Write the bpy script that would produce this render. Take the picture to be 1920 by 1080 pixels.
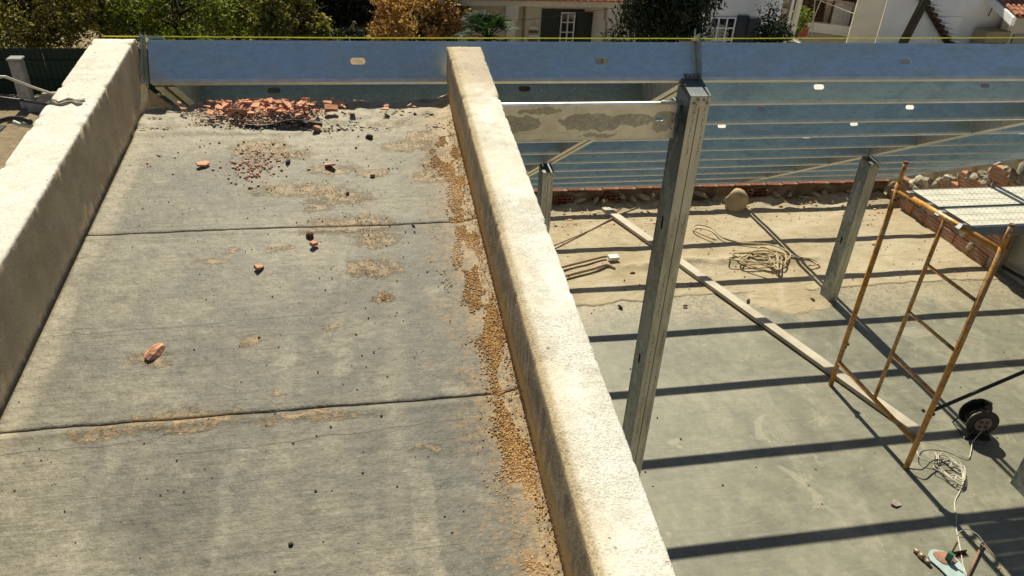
import bpy, bmesh, math, random
import numpy as np
from mathutils import Vector, Matrix
from math import radians, sin, cos, pi
random.seed(7); rng = np.random.default_rng(7)
S = bpy.context.scene
for _o in list(bpy.data.objects): bpy.data.objects.remove(_o)
C = S.collection

# ------------------------------------------------------------------ camera, sky, sun, exposure
R = np.array([[0.9835497032589794, -0.1743590107393432, 0.04721140321120866],
              [0.05168564381358823, 0.5220725436351372, 0.8513335735221023],
              [0.17308545705156347, 0.8348887318417559, -0.522496153096763]])   # camera right, up, forward in the world
F = 1425.34
cam = bpy.data.cameras.new('camera'); cam_o = bpy.data.objects.new('camera', cam); C.objects.link(cam_o)
M = Matrix(((R[0][0], R[1][0], -R[2][0], 0), (R[0][1], R[1][1], -R[2][1], 0), (R[0][2], R[1][2], -R[2][2], 0), (0, 0, 0, 1)))
cam_o.matrix_world = M
cam.sensor_width = 36; cam.lens = F / 1920 * 36; cam.clip_start = .05; cam.clip_end = 2000
S.camera = cam_o
SUN = Vector((-.0372, 1, 1 / .847)).normalized()
W = bpy.data.worlds.new('World'); S.world = W; W.use_nodes = True
_n = W.node_tree.nodes; sky = _n.new('ShaderNodeTexSky'); sky.sky_type = 'NISHITA'; sky.sun_disc = False
sky.sun_elevation = radians(49.7); sky.sun_rotation = radians(-2.1); sky.altitude = 100; sky.dust_density = .9; sky.ozone_density = 1.0
W.node_tree.links.new(sky.outputs[0], _n['Background'].inputs[0]); _n['Background'].inputs[1].default_value = .05
sl = bpy.data.lights.new('sun', 'SUN'); sl.energy = 5.0; sl.angle = radians(.5); sl.color = (1, .925, .73)
so = bpy.data.objects.new('sun', sl); C.objects.link(so); so.rotation_euler = SUN.to_track_quat('Z', 'Y').to_euler(); so.location = (0, 5, 20)
S.view_settings.view_transform = 'Standard'; S.view_settings.look = 'None'; S.view_settings.gamma = 1
S.view_settings.use_curve_mapping = False; S.view_settings.exposure = .35
S.render.engine = 'CYCLES'

# ------------------------------------------------------------------ measures
TS = 0.11106                       # rise of the concrete roof
SLAB = -1.6                        # its height at y = 0
ZF = -4.5185                       # floor of the gutted room
RM = 0.566; RA = math.atan(RM)     # fall of the far roof
def roof_z(y): return -1.0598 - RM * (y - 3.6404)
def slab_z(y): return SLAB + TS * y
def ray(x, y): return R[0] * (x - 960) / F - R[1] * (y - 540) / F + R[2]
def at_z(x, y, z):
    v = ray(x, y); return Vector(v * (z / v[2]))
def at_y(x, y, Y):
    v = ray(x, y); return Vector(v * (Y / v[1]))
def at_x(x, y, X):
    v = ray(x, y); return Vector(v * (X / v[0]))
def on_slab(x, y, h=0):
    v = ray(x, y); return Vector(v * ((SLAB + h) / (v[2] - TS * v[1])))
def on_floor(x, y, h=0): return at_z(x, y, ZF + h)

# ------------------------------------------------------------------ numpy noise
def _hash(ix, iy, seed):
    h = (ix.astype(np.int64) * 374761393 + iy.astype(np.int64) * 668265263 + seed * 1442695041) & 0xffffffff
    h = ((h ^ (h >> 13)) * 1274126177) & 0xffffffff
    return ((h ^ (h >> 16)) & 0xffff) / 65535.0
def vnoise(x, y, seed=0):
    x = np.asarray(x, float); y = np.asarray(y, float)
    ix = np.floor(x); iy = np.floor(y); fx = x - ix; fy = y - iy
    fx = fx * fx * (3 - 2 * fx); fy = fy * fy * (3 - 2 * fy)
    a = _hash(ix, iy, seed); b = _hash(ix + 1, iy, seed); c = _hash(ix, iy + 1, seed); d = _hash(ix + 1, iy + 1, seed)
    return (a * (1 - fx) + b * fx) * (1 - fy) + (c * (1 - fx) + d * fx) * fy - .5
def fbm(x, y, seed=0, o=4):
    s = 0; a = 1.; t = 0
    for i in range(o):
        s = s + a * vnoise(np.asarray(x) * 2 ** i, np.asarray(y) * 2 ** i, seed + i); t += a; a *= .5
    return s / t

# ------------------------------------------------------------------ material helpers
class NT:
    def __init__(s, name):
        s.m = bpy.data.materials.new(name); s.m.use_nodes = True; s.t = s.m.node_tree
        s.b = s.t.nodes['Principled BSDF']; s.out = s.t.nodes['Material Output']
    def n(s, typ, ins=None, **at):
        x = s.t.nodes.new('ShaderNode' + typ)
        for k, v in at.items(): setattr(x, k, v)
        for k, v in (ins or {}).items(): s.set(x.inputs[k], v)
        return x
    def set(s, sock, v):
        if isinstance(v, bpy.types.NodeSocket): s.t.links.new(v, sock)
        elif isinstance(v, bpy.types.Node): s.t.links.new(v.outputs[0], sock)
        else:
            if sock.type == 'RGBA' and len(v) == 3: v = (*v, 1)
            sock.default_value = v
    def co(s, kind='Object'): return s.n('TexCoord').outputs[kind]
    def map(s, v, scale=(1, 1, 1), loc=(0, 0, 0), rot=(0, 0, 0)):
        return s.n('Mapping', {'Vector': v, 'Scale': scale, 'Location': loc, 'Rotation': rot}).outputs[0]
    def noise(s, v, scale, detail=4, rough=.55, dist=0, out=0):
        return s.n('TexNoise', {'Vector': v, 'Scale': scale, 'Detail': detail, 'Roughness': rough, 'Distortion': dist}).outputs[out]
    def voro(s, v, scale, feature='F1', out=0, rnd=1):
        return s.n('TexVoronoi', {'Vector': v, 'Scale': scale, 'Randomness': rnd}, feature=feature).outputs[out]
    def ramp(s, f, *stops, interp='LINEAR'):
        x = s.n('ValToRGB', {'Fac': f}); e = x.color_ramp; e.interpolation = interp
        while len(e.elements) < len(stops): e.elements.new(.5)
        for q, (p, c) in zip(e.elements, stops):
            q.position = p; q.color = (*c, 1) if not isinstance(c, (int, float)) else (c, c, c, 1)
        return x.outputs[0]
    def math(s, op, a, b=0., c=0., clamp=False):
        x = s.n('Math', operation=op, use_clamp=clamp)
        s.set(x.inputs[0], a); s.set(x.inputs[1], b); s.set(x.inputs[2], c); return x.outputs[0]
    def step(s, f, lo, hi):
        x = s.n('MapRange', {'Value': f, 'From Min': lo, 'From Max': hi}, interpolation_type='SMOOTHSTEP'); return x.outputs[0]
    def mix(s, f, a, b, blend='MIX'):
        x = s.n('Mix', data_type='RGBA', blend_type=blend)
        s.set(x.inputs[0], f); s.set(x.inputs[6], a); s.set(x.inputs[7], b); return x.outputs[2]
    def xyz(s, v):
        x = s.n('SeparateXYZ', {0: v}); return x.outputs
    def bump(s, h, strength=.5, dist=.01, prev=None):
        ins = {'Height': h, 'Strength': strength, 'Distance': dist}
        if prev is not None: ins['Normal'] = prev
        return s.n('Bump', ins).outputs[0]
    def fin(s, color=None, rough=None, normal=None, metal=None, **kw):
        for k, v in (('Base Color', color), ('Roughness', rough), ('Normal', normal), ('Metallic', metal)):
            if v is not None: s.set(s.b.inputs[k], v)
        for k, v in kw.items(): s.set(s.b.inputs[k], v)
        return s.m
MAT = {}
def plain(name, col, rough=.6, metal=0., var=.18, scale=14, bump=.15, bscale=60):
    t = NT(name); v = t.co(); f = t.noise(v, scale, 5, .6)
    c = t.mix(t.step(f, .3, .7), tuple(x * (1 - var) for x in col), tuple(min(1, x * (1 + var)) for x in col))
    r = t.n('ObjectInfo').outputs['Random']
    c = t.mix(1., c, t.ramp(r, (0, 1 - var), (1, 1 + var * .4)), 'MULTIPLY')
    return t.fin(c, t.math('MULTIPLY_ADD', f, .2, rough - .1), t.bump(t.noise(v, bscale, 3), bump, .004), metal)
def steel(name, base, spots, spot_amt=.5, rough=.36, scale=3., metal=1., stretch=(1, 1, 1), dark=.6):
    """galvanised sheet: faint spangle, cloudy patches of oxide with a sharp rim"""
    t = NT(name); v = t.co(); vm = t.map(v, stretch); ri = t.n('ObjectInfo').outputs['Random']
    off = t.n('CombineXYZ', {0: t.math('MULTIPLY', ri, 40.), 1: t.math('MULTIPLY', ri, 17.)}).outputs[0]
    va = t.n('VectorMath', {0: vm, 1: off}, operation='ADD').outputs[0]
    f1 = t.math('MULTIPLY_ADD', t.noise(va, scale, 6, .62, .5), .85, t.math('MULTIPLY', t.noise(va, scale * 5, 5, .7), .15)); f2 = t.noise(va, scale * 7, 5, .65, .4); sp = t.voro(va, 90, out=1)
    patch = t.math('MULTIPLY', t.math('MULTIPLY', t.step(f1, .495, .55), t.math('MULTIPLY_ADD', t.step(f2, .3, .6), .5, .5)), spot_amt)
    c = t.mix(t.math('MULTIPLY', t.step(f2, .38, .66), .55), base, tuple(x * dark for x in base)); f3 = t.noise(va, scale * 30, 4, .7); c = t.mix(t.math('MULTIPLY', t.step(f3, .5, .7), .35), c, tuple(x * dark * .85 for x in base)); scr = t.noise(t.map(va, (.35, 1, 16)), scale * 6, 3, .6); c = t.mix(t.math('MULTIPLY', t.step(scr, .64, .70), .3), c, tuple(min(1, x * 1.25) for x in base))
    c = t.mix(patch, c, spots)
    rim = t.math('MULTIPLY', t.math('SUBTRACT', 1., t.math('MULTIPLY', t.math('ABSOLUTE', t.math('SUBTRACT', f1, .545)), 90., clamp=True)), t.math('MULTIPLY', t.step(f2, .45, .6), .35))
    c = t.mix(rim, c, (.75, .76, .75))
    specks = t.math('MULTIPLY', t.step(t.noise(va, scale * 22, 2, .5), .63, .68), t.step(t.noise(va, scale * 2.3, 2), .5, .62))
    c = t.mix(t.math('MULTIPLY', specks, .6), c, (.8, .8, .78))
    c = t.mix(.16, c, sp, 'OVERLAY')
    r = t.math('ADD', t.math('MULTIPLY_ADD', f2, .18, rough - .09), t.math('MULTIPLY', patch, .14))
    nb = t.bump(t.noise(va, 2.2, 2), .05, .02)
    return t.fin(c, r, nb, t.math('SUBTRACT', metal, t.math('MULTIPLY', t.math('ADD', patch, specks), .3), clamp=True))
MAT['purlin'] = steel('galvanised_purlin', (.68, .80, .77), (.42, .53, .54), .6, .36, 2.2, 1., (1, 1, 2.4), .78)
MAT['flange'] = plain('floor_lit_flange', (.92, .89, .78), .55, .5, .1, 12, .05)  # zinc made paler: floor light on the undersides put into the colour
MAT['ridge'] = steel('galvanised_ridge', (.95, 1., .92), (.56, .68, .66), .8, .40, 2.6, 1., (1, 1, 2.2), .72)
MAT['purlin_dark_reflection'] = steel('dark_reflection_purlin', (.34, .40, .40), (.24, .29, .30), .6, .30, 2.2, 1., (1, 1, 2.4), .7)  # left-bay copy of the purlin steel; a dark reflection put into its colour
MAT['steel'] = steel('galvanised_post', (.62, .57, .46), (.34, .33, .29), .6, .42, 5, .92, (1, 1, .35), .55)
MAT['web'] = steel('galvanised_post_web', (.23, .27, .28), (.46, .50, .50), .4, .5, 7, .85, (1, 1, .5), .45)  # darker copy of the post steel; side-face shade put into the colour
def beam_mat():
    t = NT('stained_zinc'); v = t.co(); x, y, z = t.xyz(v); n = t.noise(v, 9, 5, .7); f = t.noise(v, 60, 5, .7); st = t.noise(t.map(v, (1, 1, 14)), 5, 4, .6)
    c = t.mix(t.step(n, .35, .68), (.98, .94, .80), (.80, .75, .62)); c = t.mix(t.math('MULTIPLY', t.step(st, .56, .68), .5), c, (.50, .45, .36))
    wx = t.math('ADD', x, t.math('MULTIPLY_ADD', n, .22, -.11)); wz = t.math('ADD', z, t.math('MULTIPLY_ADD', t.noise(t.map(v, loc=(3, 3, 3)), 14, 4, .6), .07, -.035)); m = None
    for px, pz, rx, rz in ((.58, .092, .17, .048), (.80, .10, .14, .030), (.62, .022, .10, .010), (.10, .07, .14, .06), (.22, .085, .09, .04), (.02, .09, .10, .09), (.30, .155, .12, .02), (.98, .09, .05, .06)):
        dx = t.math('MULTIPLY', t.math('SUBTRACT', wx, px), 1 / rx); dz = t.math('MULTIPLY', t.math('SUBTRACT', wz, pz), 1 / rz)
        k = t.step(t.math('ADD', t.math('MULTIPLY', dx, dx), t.math('MULTIPLY', dz, dz)), 1.06, .94); m = k if m is None else t.math('MAXIMUM', m, k)
    m = t.math('MULTIPLY', m, t.math('MULTIPLY_ADD', t.step(t.noise(v, 38, 5, .8, 1.5), .38, .6), .45, .55))
    c = t.mix(t.math('MULTIPLY', m, .85), c, (.34, .335, .31))
    return t.fin(c, t.math('MULTIPLY_ADD', f, .2, .36), t.bump(n, .06, .01), .9)
MAT['beam'] = beam_mat()
def print_steel():
    t = NT('printed_flange'); v = t.co(); x, y, z = t.xyz(v)
    f = t.noise(t.map(v, (1, 1, .3)), 9, 5, .6)
    c = t.mix(t.step(f, .35, .7), (.74, .70, .59), (.48, .45, .38))
    marks = t.math('MULTIPLY', t.step(t.noise(t.map(v, (160, 1, 90)), 1, 1), .54, .56), t.step(t.noise(t.map(v, (0, 0, 2.6)), 1, 1), .46, .50))
    band = t.math('MULTIPLY', t.step(t.math('ABSOLUTE', t.math('SUBTRACT', t.math('PINGPONG', t.math('ADD', x, 10.), .0535), .024)), .0075, .006), marks)
    c = t.mix(t.math('MULTIPLY', band, .75), c, (.06, .06, .06))
    return t.fin(c, .45, t.bump(t.noise(v, 30, 3), .1, .003), .75)
MAT['print'] = print_steel(); MAT['capsteel'] = plain('dull_cap_steel', (.16, .18, .19), .6, .8, .2, 12)

def slab_mat():
    t = NT('weathered_concrete'); v = t.co(); x, y, z = t.xyz(v)
    big = t.noise(v, 1.5, 5, .6, .3); mid = t.noise(v, 6, 6, .65); fine = t.noise(v, 90, 6, .75)
    trow = t.noise(t.map(v, (2.2, 55, 1)), 1, 4, .6)                      # trowel lines across
    run = t.noise(t.map(v, (9, .55, 1), (.3, 0, 0)), 1, 4, .55, .5)         # runs down the fall
    c = t.ramp(t.math('MULTIPLY_ADD', big, .6, t.math('MULTIPLY', mid, .4)), (.36, (.085, .079, .060)), (.50, (.160, .145, .108)), (.63, (.255, .230, .170)))
    c = t.mix(t.math('MULTIPLY', t.step(trow, .54, .66), .30), c, (.085, .078, .06))
    c = t.mix(t.math('MULTIPLY', t.step(run, .55, .66), .22), c, (.27, .24, .175))
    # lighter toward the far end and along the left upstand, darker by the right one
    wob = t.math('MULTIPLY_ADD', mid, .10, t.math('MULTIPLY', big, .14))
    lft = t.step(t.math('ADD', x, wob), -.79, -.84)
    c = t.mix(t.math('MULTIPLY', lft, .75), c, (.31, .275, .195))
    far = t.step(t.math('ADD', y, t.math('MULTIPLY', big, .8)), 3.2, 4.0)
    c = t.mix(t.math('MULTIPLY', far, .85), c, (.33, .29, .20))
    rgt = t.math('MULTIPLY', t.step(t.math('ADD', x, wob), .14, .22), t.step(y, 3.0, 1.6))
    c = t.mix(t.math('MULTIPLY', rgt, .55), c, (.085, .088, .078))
    # two pale runs of cement water
    def strip(x0, x1, y0, y1, amt, col, c):
        xx = t.math('ADD', x, t.math('MULTIPLY', t.noise(t.map(v, (.01, 5, 1)), 1, 3), .10))
        m = t.math('MULTIPLY', t.step(xx, x0 - .006, x0 + .006), t.step(xx, x1 + .006, x1 - .006))
        m = t.math('MULTIPLY', m, t.math('MULTIPLY', t.step(y, y0 - .15, y0 + .1), t.step(y, y1 + .04, y1 - .04)))
        m = t.math('MULTIPLY', m, t.math('MULTIPLY_ADD', mid, 1.2, .2, clamp=True))
        return t.mix(t.math('MULTIPLY', m, amt), c, col)
    c = strip(.105, .165, .6, 1.46, .40, (.40, .35, .25), c)
    c = strip(-.355, -.325, .6, 1.58, .28, (.36, .335, .26), c)
    c = strip(-.665, -.625, .6, 1.62, .22, (.36, .335, .26), c)
    # sand left lying: patches
    pts = [(-.09, 2.60, .17, .06), (.00, 2.50, .09, .05), (-.02, 2.32, .09, .05), (-.13, 2.80, .11, .05), (-.28, 2.86, .18, .045), (.00, 2.98, .06, .03), (-.33, 3.16, .08, .04), (-.20, 2.72, .05, .03),
           (.16, 3.22, .11, .05), (.22, 3.3, .08, .05), (.33, 3.05, .10, .12), (.27, 2.95, .07, .06), (-.16, 3.02, .10, .04), (.02, 2.16, .035, .03), (-.46, 3.22, .12, .08), (.10, 3.42, .10, .03),
           (-.33, 2.46, .05, .014), (-.47, 2.46, .025, .02), (-.40, 1.985, .035, .02), (-.15, 2.02, .025, .015), (-.30, 1.74, .022, .016), (-.66, 1.93, .06, .03), (.12, 1.50, .05, .012), (-.55, 2.40, .05, .02), (-.52, 1.68, .16, .035), (-.72, 1.66, .10, .03), (-.2, 1.655, .14, .02)]
    wx = t.math('ADD', x, t.math('MULTIPLY_ADD', t.noise(v, 8, 5, .75), .22, -.11)); wy = t.math('ADD', y, t.math('MULTIPLY_ADD', t.noise(t.map(v, (1, 1, 1), (3, 7, 0)), 11, 5, .75), .13, -.065))
    msk = None
    for i, (px, py, rx, ry) in enumerate(pts):
        dx = t.math('MULTIPLY', t.math('SUBTRACT', wx, px), 1 / rx); dy = t.math('MULTIPLY', t.math('SUBTRACT', wy, py), 1 / ry)
        d = t.math('SQRT', t.math('ADD', t.math('MULTIPLY', dx, dx), t.math('MULTIPLY', dy, dy)))
        k = t.math('SUBTRACT', 1.5, d, clamp=True)
        msk = k if msk is None else t.math('MAXIMUM', msk, k)
    grain = t.noise(v, 34, 6, .8)
    sand = t.math('MULTIPLY', t.step(t.math('MULTIPLY', msk, t.math('MULTIPLY_ADD', grain, 4.2, -1.55, clamp=True)), .12, .5), .72)
    c = t.mix(sand, c, t.mix(t.noise(v, 150, 4, .8), (.17, .105, .045), (.42, .285, .135)))
    # hairline cracks
    def crack(a, b, amp, c):
        (ax, ay), (bx_, by) = a, b; L = math.hypot(bx_ - ax, by - ay); ux, uy = (bx_ - ax) / L, (by - ay) / L
        n_ = t.math('MULTIPLY_ADD', t.noise(v, 5, 4, .6), amp, -amp / 2)
        dd = t.math('ABSOLUTE', t.math('ADD', n_, t.math('SUBTRACT', t.math('MULTIPLY', t.math('SUBTRACT', y, ay), ux), t.math('MULTIPLY', t.math('SUBTRACT', x, ax), uy))))
        q = t.math('ADD', t.math('MULTIPLY', t.math('SUBTRACT', x, ax), ux), t.math('MULTIPLY', t.math('SUBTRACT', y, ay), uy))
        m = t.math('MULTIPLY', t.step(dd, .0032, .0012), t.math('MULTIPLY', t.step(q, -.02, .02), t.step(q, L + .02, L - .02)))
        return t.mix(t.math('MULTIPLY', m, .75), c, (.05, .042, .03))
    c = crack((-.55, 1.555), (.22, 1.60), .05, c); c = crack((.06, 1.50), (.28, 1.57), .05, c); c = crack((-.98, 2.06), (-.1, 2.09), .09, c)
    c = crack((-.55, 2.74), (.30, 2.80), .05, c); c = crack((-.8, 1.22), (-.25, 1.18), .12, c); c = crack((-.95, 1.60), (-.45, 1.63), .06, c)
    blot = t.step(t.noise(v, 3.4, 6, .72, .4), .54, .66); c = t.mix(t.math('MULTIPLY', blot, .38), c, (.065, .06, .048))
    blot2 = t.step(t.noise(t.map(v, (1, 1, 1), (9, 2, 0)), 4.7, 6, .72, .3), .55, .68); c = t.mix(t.math('MULTIPLY', blot2, .45), c, (.32, .285, .205))
    sm = t.noise(t.map(v, (1, 1.6, 1)), 21, 6, .75); c = t.mix(.8, c, t.ramp(sm, (.34, .62), (.66, 1.34)), 'MULTIPLY')
    # ochre dust at the foot of the right upstand
    dust = t.step(t.math('ADD', x, t.math('MULTIPLY_ADD', mid, .20, t.math('MULTIPLY', grain, .16))), .44, .54)
    c = t.mix(t.math('MULTIPLY', dust, t.math('MULTIPLY_ADD', t.step(grain, .38, .56), .6, .2)), c, t.mix(t.noise(v, 150, 4, .8), (.26, .165, .07), (.58, .42, .22)))
    dst2 = t.math('MULTIPLY', t.step(t.math('ADD', x, t.math('MULTIPLY_ADD', mid, .28, t.math('MULTIPLY', grain, .2))), .38, .52), t.step(t.noise(v, 44, 5, .8), .46, .60)); c = t.mix(t.math('MULTIPLY', dst2, .75), c, (.30, .19, .085))
    pit = t.step(t.voro(v, 34, out=0), .12, .06)
    pit = t.math('MULTIPLY', pit, t.step(t.noise(v, 3.1, 2), .55, .62))
    c = t.mix(t.math('MULTIPLY', pit, .6), c, (.05, .045, .04))
    c = t.mix(.6, c, t.ramp(fine, (.3, .5), (.7, 1.4)), 'MULTIPLY')
    flake = t.math('MULTIPLY', t.step(t.noise(v, 150, 3), .64, .70), t.step(t.noise(v, 2.7, 5), .52, .64))
    c = t.mix(t.math('MULTIPLY', flake, .45), c, (.50, .48, .43))
    h = t.math('ADD', t.math('MULTIPLY', fine, .5), t.math('ADD', t.math('MULTIPLY', trow, .7), t.math('ADD', t.math('MULTIPLY', pit, -.8), t.math('MULTIPLY', sand, .8))))
    nb = t.bump(h, .55, .006); nb = t.bump(t.noise(v, 28, 5, .7), .5, .010, nb)
    return t.fin(c, t.math('MULTIPLY_ADD', mid, .25, .50), nb, **{'Specular IOR Level': .45})
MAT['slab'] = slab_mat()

def plaster_mat(name, left=False):
    """rough-cast upstand: whitewashed top, sandy sides, ochre splash at the foot (right one)"""
    t = NT(name); v = t.co(); x, y, z = t.xyz(v)
    h = t.math('SUBTRACT', t.math('SUBTRACT', z, t.math('MULTIPLY', y, TS)), SLAB)
    n1 = t.noise(v, 7, 5, .65); n2 = t.noise(v, 60, 6, .75); n3 = t.noise(v, 170, 4, .8); lump = t.voro(t.map(v, (1, 1, 1)), 75)
    top = t.mix(t.step(n1, .35, .7), (.86, .835, .75), (.72, .68, .575))
    top = t.mix(t.math('MULTIPLY', t.step(n2, .58, .68), .5), top, (.42, .37, .28))
    if left:
        top = t.mix(t.math('MULTIPLY', t.step(n1, .62, .68), .35), top, (.40, .38, .33)); top = t.mix(.35, top, (.90, .88, .80)); gs = t.math('MULTIPLY', t.step(t.noise(v, 95, 5, .8), .56, .62), t.step(t.noise(v, 5, 4, .7), .44, .58)); top = t.mix(t.math('MULTIPLY', gs, .6), top, (.36, .34, .29))
        side = t.mix(t.step(n1, .3, .7), (.56, .43, .26), (.72, .58, .37))
        c = t.mix(t.step(t.math('ADD', h, t.math('MULTIPLY', n2, .03)), .265, .29), side, top)
    else:
        endm = t.math('MULTIPLY', t.step(t.math('ADD', y, t.math('MULTIPLY', n1, .5)), 3.25, 3.5), .8)
        top = t.mix(endm, top, t.mix(n1, (.42, .33, .22), (.62, .52, .38)))
        side = t.mix(t.step(n3, .35, .65), (.24, .185, .115), (.50, .40, .26))
        och = t.mix(n2, (.60, .37, .12), (.86, .62, .30))
        side = t.mix(t.step(t.math('ADD', h, t.math('MULTIPLY', n1, .12)), .235, .13), side, och)
        xe = t.step(t.math('ADD', x, t.math('MULTIPLY', n2, .02)), .40, .425)
        c = t.mix(t.math('MULTIPLY', xe, t.step(h, .22, .26)), side, top)
        c = t.mix(t.math('MULTIPLY', t.math('MULTIPLY', t.step(x, .47, .41), t.step(h, .24, .27)), .35), c, (.62, .50, .30))
    worn = t.step(t.noise(v, 2.6, 5, .65, .5), .42, .60); c = t.mix(.5 if left else t.math('MULTIPLY_ADD', worn, .45, .25), c, t.ramp(n3, (.34, .45), (.5, 1.0), (.66, 1.3)), 'MULTIPLY')
    wv_ = t.n('VectorMath', {0: v, 1: t.n('VectorMath', {0: t.n('TexNoise', {'Vector': v, 'Scale': 9., 'Detail': 5.}).outputs[1], 'Scale': .16}, operation='SCALE').outputs[0]}, operation='ADD').outputs[0]
    ck = t.math('MULTIPLY', t.step(t.voro(wv_, 2.6, 'DISTANCE_TO_EDGE'), .012, .003), t.step(t.noise(v, 1.7, 3), .50, .58))
    c = t.mix(t.math('MULTIPLY', ck, .12), c, (.16, .13, .09)); pch = t.step(t.noise(t.map(v, loc=(5, 1, 2)), 3.3, 5, .7, .6), .56, .60); c = t.mix(t.math('MULTIPLY', pch, .22), c, (.42, .37, .27))
    pit = t.math('MULTIPLY', t.step(t.voro(v, 26), .16, .10), t.step(t.noise(v, 4.3, 2), .5, .6))
    c = t.mix(t.math('MULTIPLY', pit, .55), c, (.12, .10, .07))
    nb = t.bump(t.math('ADD', t.math('MULTIPLY', n3, 1.0), t.math('MULTIPLY_ADD', n2, .45, t.math('MULTIPLY', pit, -.6))), t.math('MULTIPLY_ADD', worn, .35, .30) if not left else .5, .010)
    nb = t.bump(t.noise(t.map(v, (1, .45, 1)), 38, 4, .7, .8), .30, .008, nb)
    return t.fin(c, .92, nb, **{'Specular IOR Level': .15})
MAT['plaster_r'] = plaster_mat('roughcast_right'); MAT['plaster_l'] = plaster_mat('roughcast_left', True)

def floor_mat():
    t = NT('power_floated_concrete'); v = t.co(); x, y, z = t.xyz(v)
    b = t.noise(v, .9, 5, .6, .8); m = t.noise(t.map(v, (1, .6, 1), rot=(0, 0, .5)), 3.2, 6, .6, 1.2); f = t.noise(v, 60, 5, .7)
    c = t.ramp(t.math('MULTIPLY_ADD', b, .55, t.math('MULTIPLY', m, .45)), (.34, (.130, .130, .095)), (.5, (.196, .192, .140)), (.64, (.275, .262, .192)))
    sw = t.noise(t.map(v, (1.2, 6, 1), rot=(0, 0, -.35)), 1.3, 5, .6, 2.0)
    c = t.mix(t.math('MULTIPLY', t.step(sw, .55, .68), .25), c, (.30, .285, .22))
    c = t.mix(t.math('MULTIPLY', t.step(sw, .42, .34), .25), c, (.125, .12, .092))
    arc = t.noise(t.map(v, (1, 9, 1), rot=(0, 0, .9)), 1.6, 6, .7, 3.0); c = t.mix(t.math('MULTIPLY', t.step(arc, .54, .64), .3), c, (.30, .28, .21)); c = t.mix(t.math('MULTIPLY', t.step(arc, .44, .37), .3), c, (.115, .112, .085))
    mot = t.noise(v, 14, 6, .75); c = t.mix(.5, c, t.ramp(mot, (.34, .72), (.66, 1.25)), 'MULTIPLY')
    spl = t.math('MULTIPLY', t.step(t.noise(v, 2.1, 5, .7, 1.), .60, .66), .5); c = t.mix(spl, c, (.36, .33, .25))
    sp = t.math('MULTIPLY', t.step(t.voro(v, 20), .10, .05), t.step(t.noise(v, 1.1, 3), .55, .62))
    c = t.mix(t.math('MULTIPLY', sp, .7), c, (.07, .06, .05))
    pale = t.math('MULTIPLY', t.step(t.noise(v, 45, 3), .68, .72), t.step(t.noise(v, 1.6, 3), .54, .62))
    c = t.mix(t.math('MULTIPLY', pale, .5), c, (.62, .60, .52))
    c = t.mix(t.math('MULTIPLY', t.math('MULTIPLY', t.step(t.math('ADD', y, t.math('MULTIPLY', m, 1.2)), 6.6, 7.3), t.step(t.noise(v, 30, 6, .8), .42, .58)),   .8), c, (.40, .325, .205))
    c = t.mix(.2, c, t.ramp(f, (.3, .7), (.7, 1.2)), 'MULTIPLY')
    return t.fin(c, t.math('MULTIPLY_ADD', m, .25, .45), t.bump(t.math('ADD', f, t.math('MULTIPLY', m, 2.)), .18, .006))
MAT['floor'] = floor_mat()
def dirt_mat():
    t = NT('sandy_screed'); v = t.co(); x, y, z = t.xyz(v)
    b = t.noise(v, 1.1, 5, .62, .6); m = t.noise(t.map(v, (1, 1.8, 1)), 4.2, 6, .68, .8); f = t.noise(v, 55, 6, .75)
    c = t.ramp(t.math('MULTIPLY_ADD', b, .5, t.math('MULTIPLY', m, .5)), (.32, (.31, .245, .15)), (.48, (.415, .345, .23)), (.62, (.50, .435, .315)), (.75, (.57, .515, .39)))
    w = t.step(t.noise(v, .8, 4, .6, 1.), .56, .66)
    c = t.mix(t.math('MULTIPLY', w, .5), c, (.50, .45, .34))
    c = t.mix(t.math('MULTIPLY', t.step(t.noise(v, 13, 4, .7), .62, .70), .5), c, (.24, .17, .09))
    c = t.mix(.35, c, t.ramp(f, (.3, .55), (.7, 1.25)), 'MULTIPLY')
    return t.fin(c, .95, t.bump(t.math('ADD', f, t.math('MULTIPLY', m, 2.5)), .55, .014), **{'Specular IOR Level': .15})
MAT['dirt'] = dirt_mat()
def terra(name, a, b, grime=.35):
    t = NT(name); v = t.co(); r = t.n('ObjectInfo').outputs['Random']
    n = t.noise(v, 22, 5, .65); c = t.mix(n, a, b)
    c = t.mix(1., c, t.ramp(r, (0, (.68, .66, .66)), (.5, (1, .95, .92)), (1, (1.22, 1.12, 1.05))), 'MULTIPLY')
    c = t.mix(t.math('MULTIPLY', t.step(t.noise(v, 8, 5, .7), .5, .65), grime), c, (.42, .37, .29))
    return t.fin(c, .9, t.bump(t.noise(v, 70, 4), .35, .004), **{'Specular IOR Level': .2})
MAT['terra'] = terra('terracotta', (.56, .27, .165), (.74, .43, .29), .5)
MAT['brickdark'] = terra('shaded_brick_course', (.15, .055, .035), (.24, .10, .06), .4)  # terracotta copy darkened to carry the shade under the lowest beam
MAT['brick'] = terra('hollow_brick', (.40, .20, .12), (.52, .30, .19), .55)
MAT['rooftile'] = terra('roof_tile', (.26, .09, .05), (.40, .17, .10), .35)
MAT['mortar'] = plain('lime_mortar', (.38, .33, .25), .95, 0, .3, 6, .8, 25)
MAT['darkmortar'] = plain('dark_mortar', (.20, .15, .10), .95, 0, .4, 5, .9, 18)
MAT['stone'] = plain('field_stone', (.36, .29, .20), .95, 0, .3, 5, .8, 14)
MAT['boulder'] = plain('sandstone', (.46, .36, .22), .95, 0, .25, 4, .7, 16)
MAT['tanwall'] = plain('tan_render', (.42, .34, .215), .95, 0, .14, 2.5, .3, 40)
MAT['greyrender'] = plain('grey_render', (.48, .46, .40), .95, 0, .15, 2.5, .5, 30)
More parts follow.
